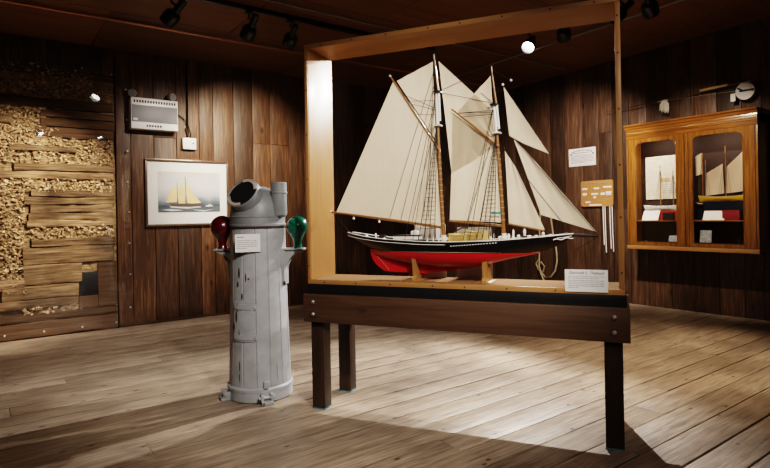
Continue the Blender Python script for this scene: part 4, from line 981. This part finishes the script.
# ------------------------------------------------------------------ ceiling runs and spotlights
def run(name, label, cat, pts, r, mat):
    m_ = MB(); m_.tube(pts, r, 8); return tag(m_.build(name, mat), label, cat)
run('copper_pipe', 'thin copper pipe running along the ceiling near the left wall', 'pipe', [(-2.5, 6.1, ceil_z(6.1)-.025), (6.9, 6.1, ceil_z(6.1)-.025)], .014, 'copper')
run('conduit', 'thin grey conduit on the ceiling beside the left lighting track', 'pipe', [(-2.5, 4.85, ceil_z(4.85)-.02), (6.9, 4.85, ceil_z(4.85)-.02)], .010, 'pipe')
run('conduit', 'thin grey conduit on the ceiling parallel to the right wall', 'pipe', [(5.72, -2.4, ceil_z(-2.4)-.035), (5.72, 6.0, ceil_z(6)-.035)], .012, 'pipe')
def track(label, x0, y0, x1, y1):
    t_ = thing('lighting_track', label, 'lighting track', (0, 0, 0), 0, 'ceiling lighting tracks')
    horiz = abs(x1-x0) > abs(y1-y0); m_ = MB()
    za, zb = ceil_z(y0), ceil_z(y1)
    if horiz: m_.box(x0, x1, y0-.025, y0+.025, za-.045, za-.001, bev=.004)
    else:
        vs = [(x0+dx, y, ceil_z(y)+dz) for y in (y0, y1) for dx in (-.025, .025) for dz in (-.045, -.001)]
        m_.add(vs, [(0, 1, 3, 2), (4, 6, 7, 5), (0, 4, 5, 1), (2, 3, 7, 6), (0, 2, 6, 4), (1, 5, 7, 3)])
    m_.build('rail', 'fixture', t_); return t_
track('black lighting track on the ceiling above the painting', -1.5, 5.13, 4.6, 5.13)
track('black lighting track on the ceiling above the case, parallel to the right wall', 4.97, -1.0, 4.97, 4.3)
track('black lighting track on the ceiling nearest the viewer', -.6, -.35, 2.6, -.35)
def spot(label, x, y, aim, power=0., col=(1, .87, .72), size=70, blend=.6, zt=None, rad=.03, drop=.20, lit=True, lensmat=None):
    zt = ceil_z(y)-.046
    t_ = thing('track_spotlight', label, 'spotlight', (x, y, zt), 0, 'spotlights on the ceiling tracks')
    d = (Vector(aim)-Vector((x, y, zt-drop))).normalized()
    m_ = MB(); m_.box(-.03, .03, -.03, .03, -.03, -.0005, bev=.004) ; m_.tube([(0, 0, -.03), (0, 0, -.07)], .008, 8); m_.build('mount', 'fixture', t_)
    m_ = MB(); c = Vector((0, 0, -drop)); back = c-d*.11
    q_ = Matrix.Translation(c) @ d.to_track_quat('Z', 'Y').to_matrix().to_4x4()
    m_.lathe([(.03, -.19), (.033, -.17), (.033, -.06), (.06, -.045), (.072, -.02), (.074, .07), (.072, .075), (.068, .07), (.06, -.02)], 24, q_, cap=False); m_.lathe([(.0301, -.191), (.0301, -.188)], 16, q_)
    m_.tube([(0, 0, -.07), back], .010, 8); hd = m_.build('lamp_head', 'fixture', t_)
    m_ = MB(); m_.lathe([(.058, -.018), (.045, -.01), (.001, -.006)], 24, q_); m_.build('lens', lensmat or ('lens' if lit else 'lensdim'), hd)
    if power:
        ld = bpy.data.lights.new('spot_beam', 'SPOT'); ld.energy = power; ld.color = col; ld.spot_size = R(size); ld.spot_blend = blend; ld.shadow_soft_size = rad
        lo = bpy.data.objects.new('spot_beam', ld); C.objects.link(lo); lo.parent = t_; lo.location = c+d*.085
        lo.rotation_euler = d.to_track_quat('-Z', 'Y').to_euler()
    return t_
K = 1.0
spot('black spotlight on the left track, leftmost, tilted toward the exposed wall', 1.43, 5.13, (.2, 7.16, 1.25), 480*K, (1, .84, .66), 54, .8)
spot('black spotlight on the left track hanging straight down with glinting lens, middle one', 2.17, 5.13, (2.0, 7.1, 1.5), 120*K, (1, .86, .72), 80, 1., lit=False)
spot('black spotlight on the left track, tilted right, nearest the case frame', 2.62, 5.13, (2.9, 7.16, 1.95), 330*K, (1, .84, .64), 66, .9)
spot('lit spotlight seen through the case glass, glaring straight at the viewer', 4.97, 3.95, (1.7, 2.8, .3), 600*K, (1, .95, .90), 72, .5)
spot('black spotlight seen through the top right of the glass case, tilted sideways', 4.97, 3.50, (7.1, 5.0, 1.4), 380*K, (1, .86, .72), 75, .8, lit=False)
spot('spotlight above the top right corner of the case, just at the picture edge', 4.97, 2.88, (1.5, 4.2, .0), 360*K, (1, .92, .84), 70, .5, lit=False)
spot('black spotlight right of the case post, hanging from the right track', 4.97, 2.58, (6.85, 3.15, 1.75), 200*K, (1, .83, .62), 60, .8, drop=.24, lit=False)
spot('black spotlight further along the right track, aimed down at the floor', 4.97, 1.75, (4.75, 2.45, 0), 300*K, (1, .78, .54), 66, 1., lit=False)
spot('black spotlight on the near track, aimed at the model schooner', 1.15, -.35, (2.0, 2.95, .95), 430*K, (1, .91, .80), 48, .7, rad=.09)
spot('added unseen fill spotlight on the near track, aimed at the floor in front of the dark table', .25, -.35, (1.6, 2.3, 0), 75*K, (1, .86, .74), 88, 1., rad=.12)  # out-of-view fill, added to lift the dark foreground floor
spot('added unseen fill spotlight on the near track, aimed at the lower right of the glass case', 2.35, -.35, (2.9, 1.75, 1.5), 75*K, (1, .86, .70), 46, .8)  # extra lamp out of view, added to brighten the right post

# ------------------------------------------------------------------ world, camera
w = bpy.data.worlds.new('World'); bpy.context.scene.world = w; w.use_nodes = True
w.node_tree.nodes['Background'].inputs[0].default_value = (.6, .5, .42, 1); w.node_tree.nodes['Background'].inputs[1].default_value = .008
cd = bpy.data.cameras.new('Camera'); cam = bpy.data.objects.new('Camera', cd); C.objects.link(cam)
a = math.atan(742/549.)
cam.matrix_world = Matrix.Translation((0, 0, 1.3)) @ Matrix.Rotation(a-PI/2, 4, 'Z') @ Matrix.Rotation(PI/2, 4, 'X') @ Matrix.Rotation(-.0185, 4, 'Z')
cd.sensor_width = 36; cd.lens = 549/770*36; cd.shift_y = -20.5/770; cd.clip_start = .02
bpy.context.scene.camera = cam
vs_ = bpy.context.scene.view_settings
vs_.view_transform = 'Filmic'; vs_.look = 'High Contrast'; vs_.exposure = 0.3
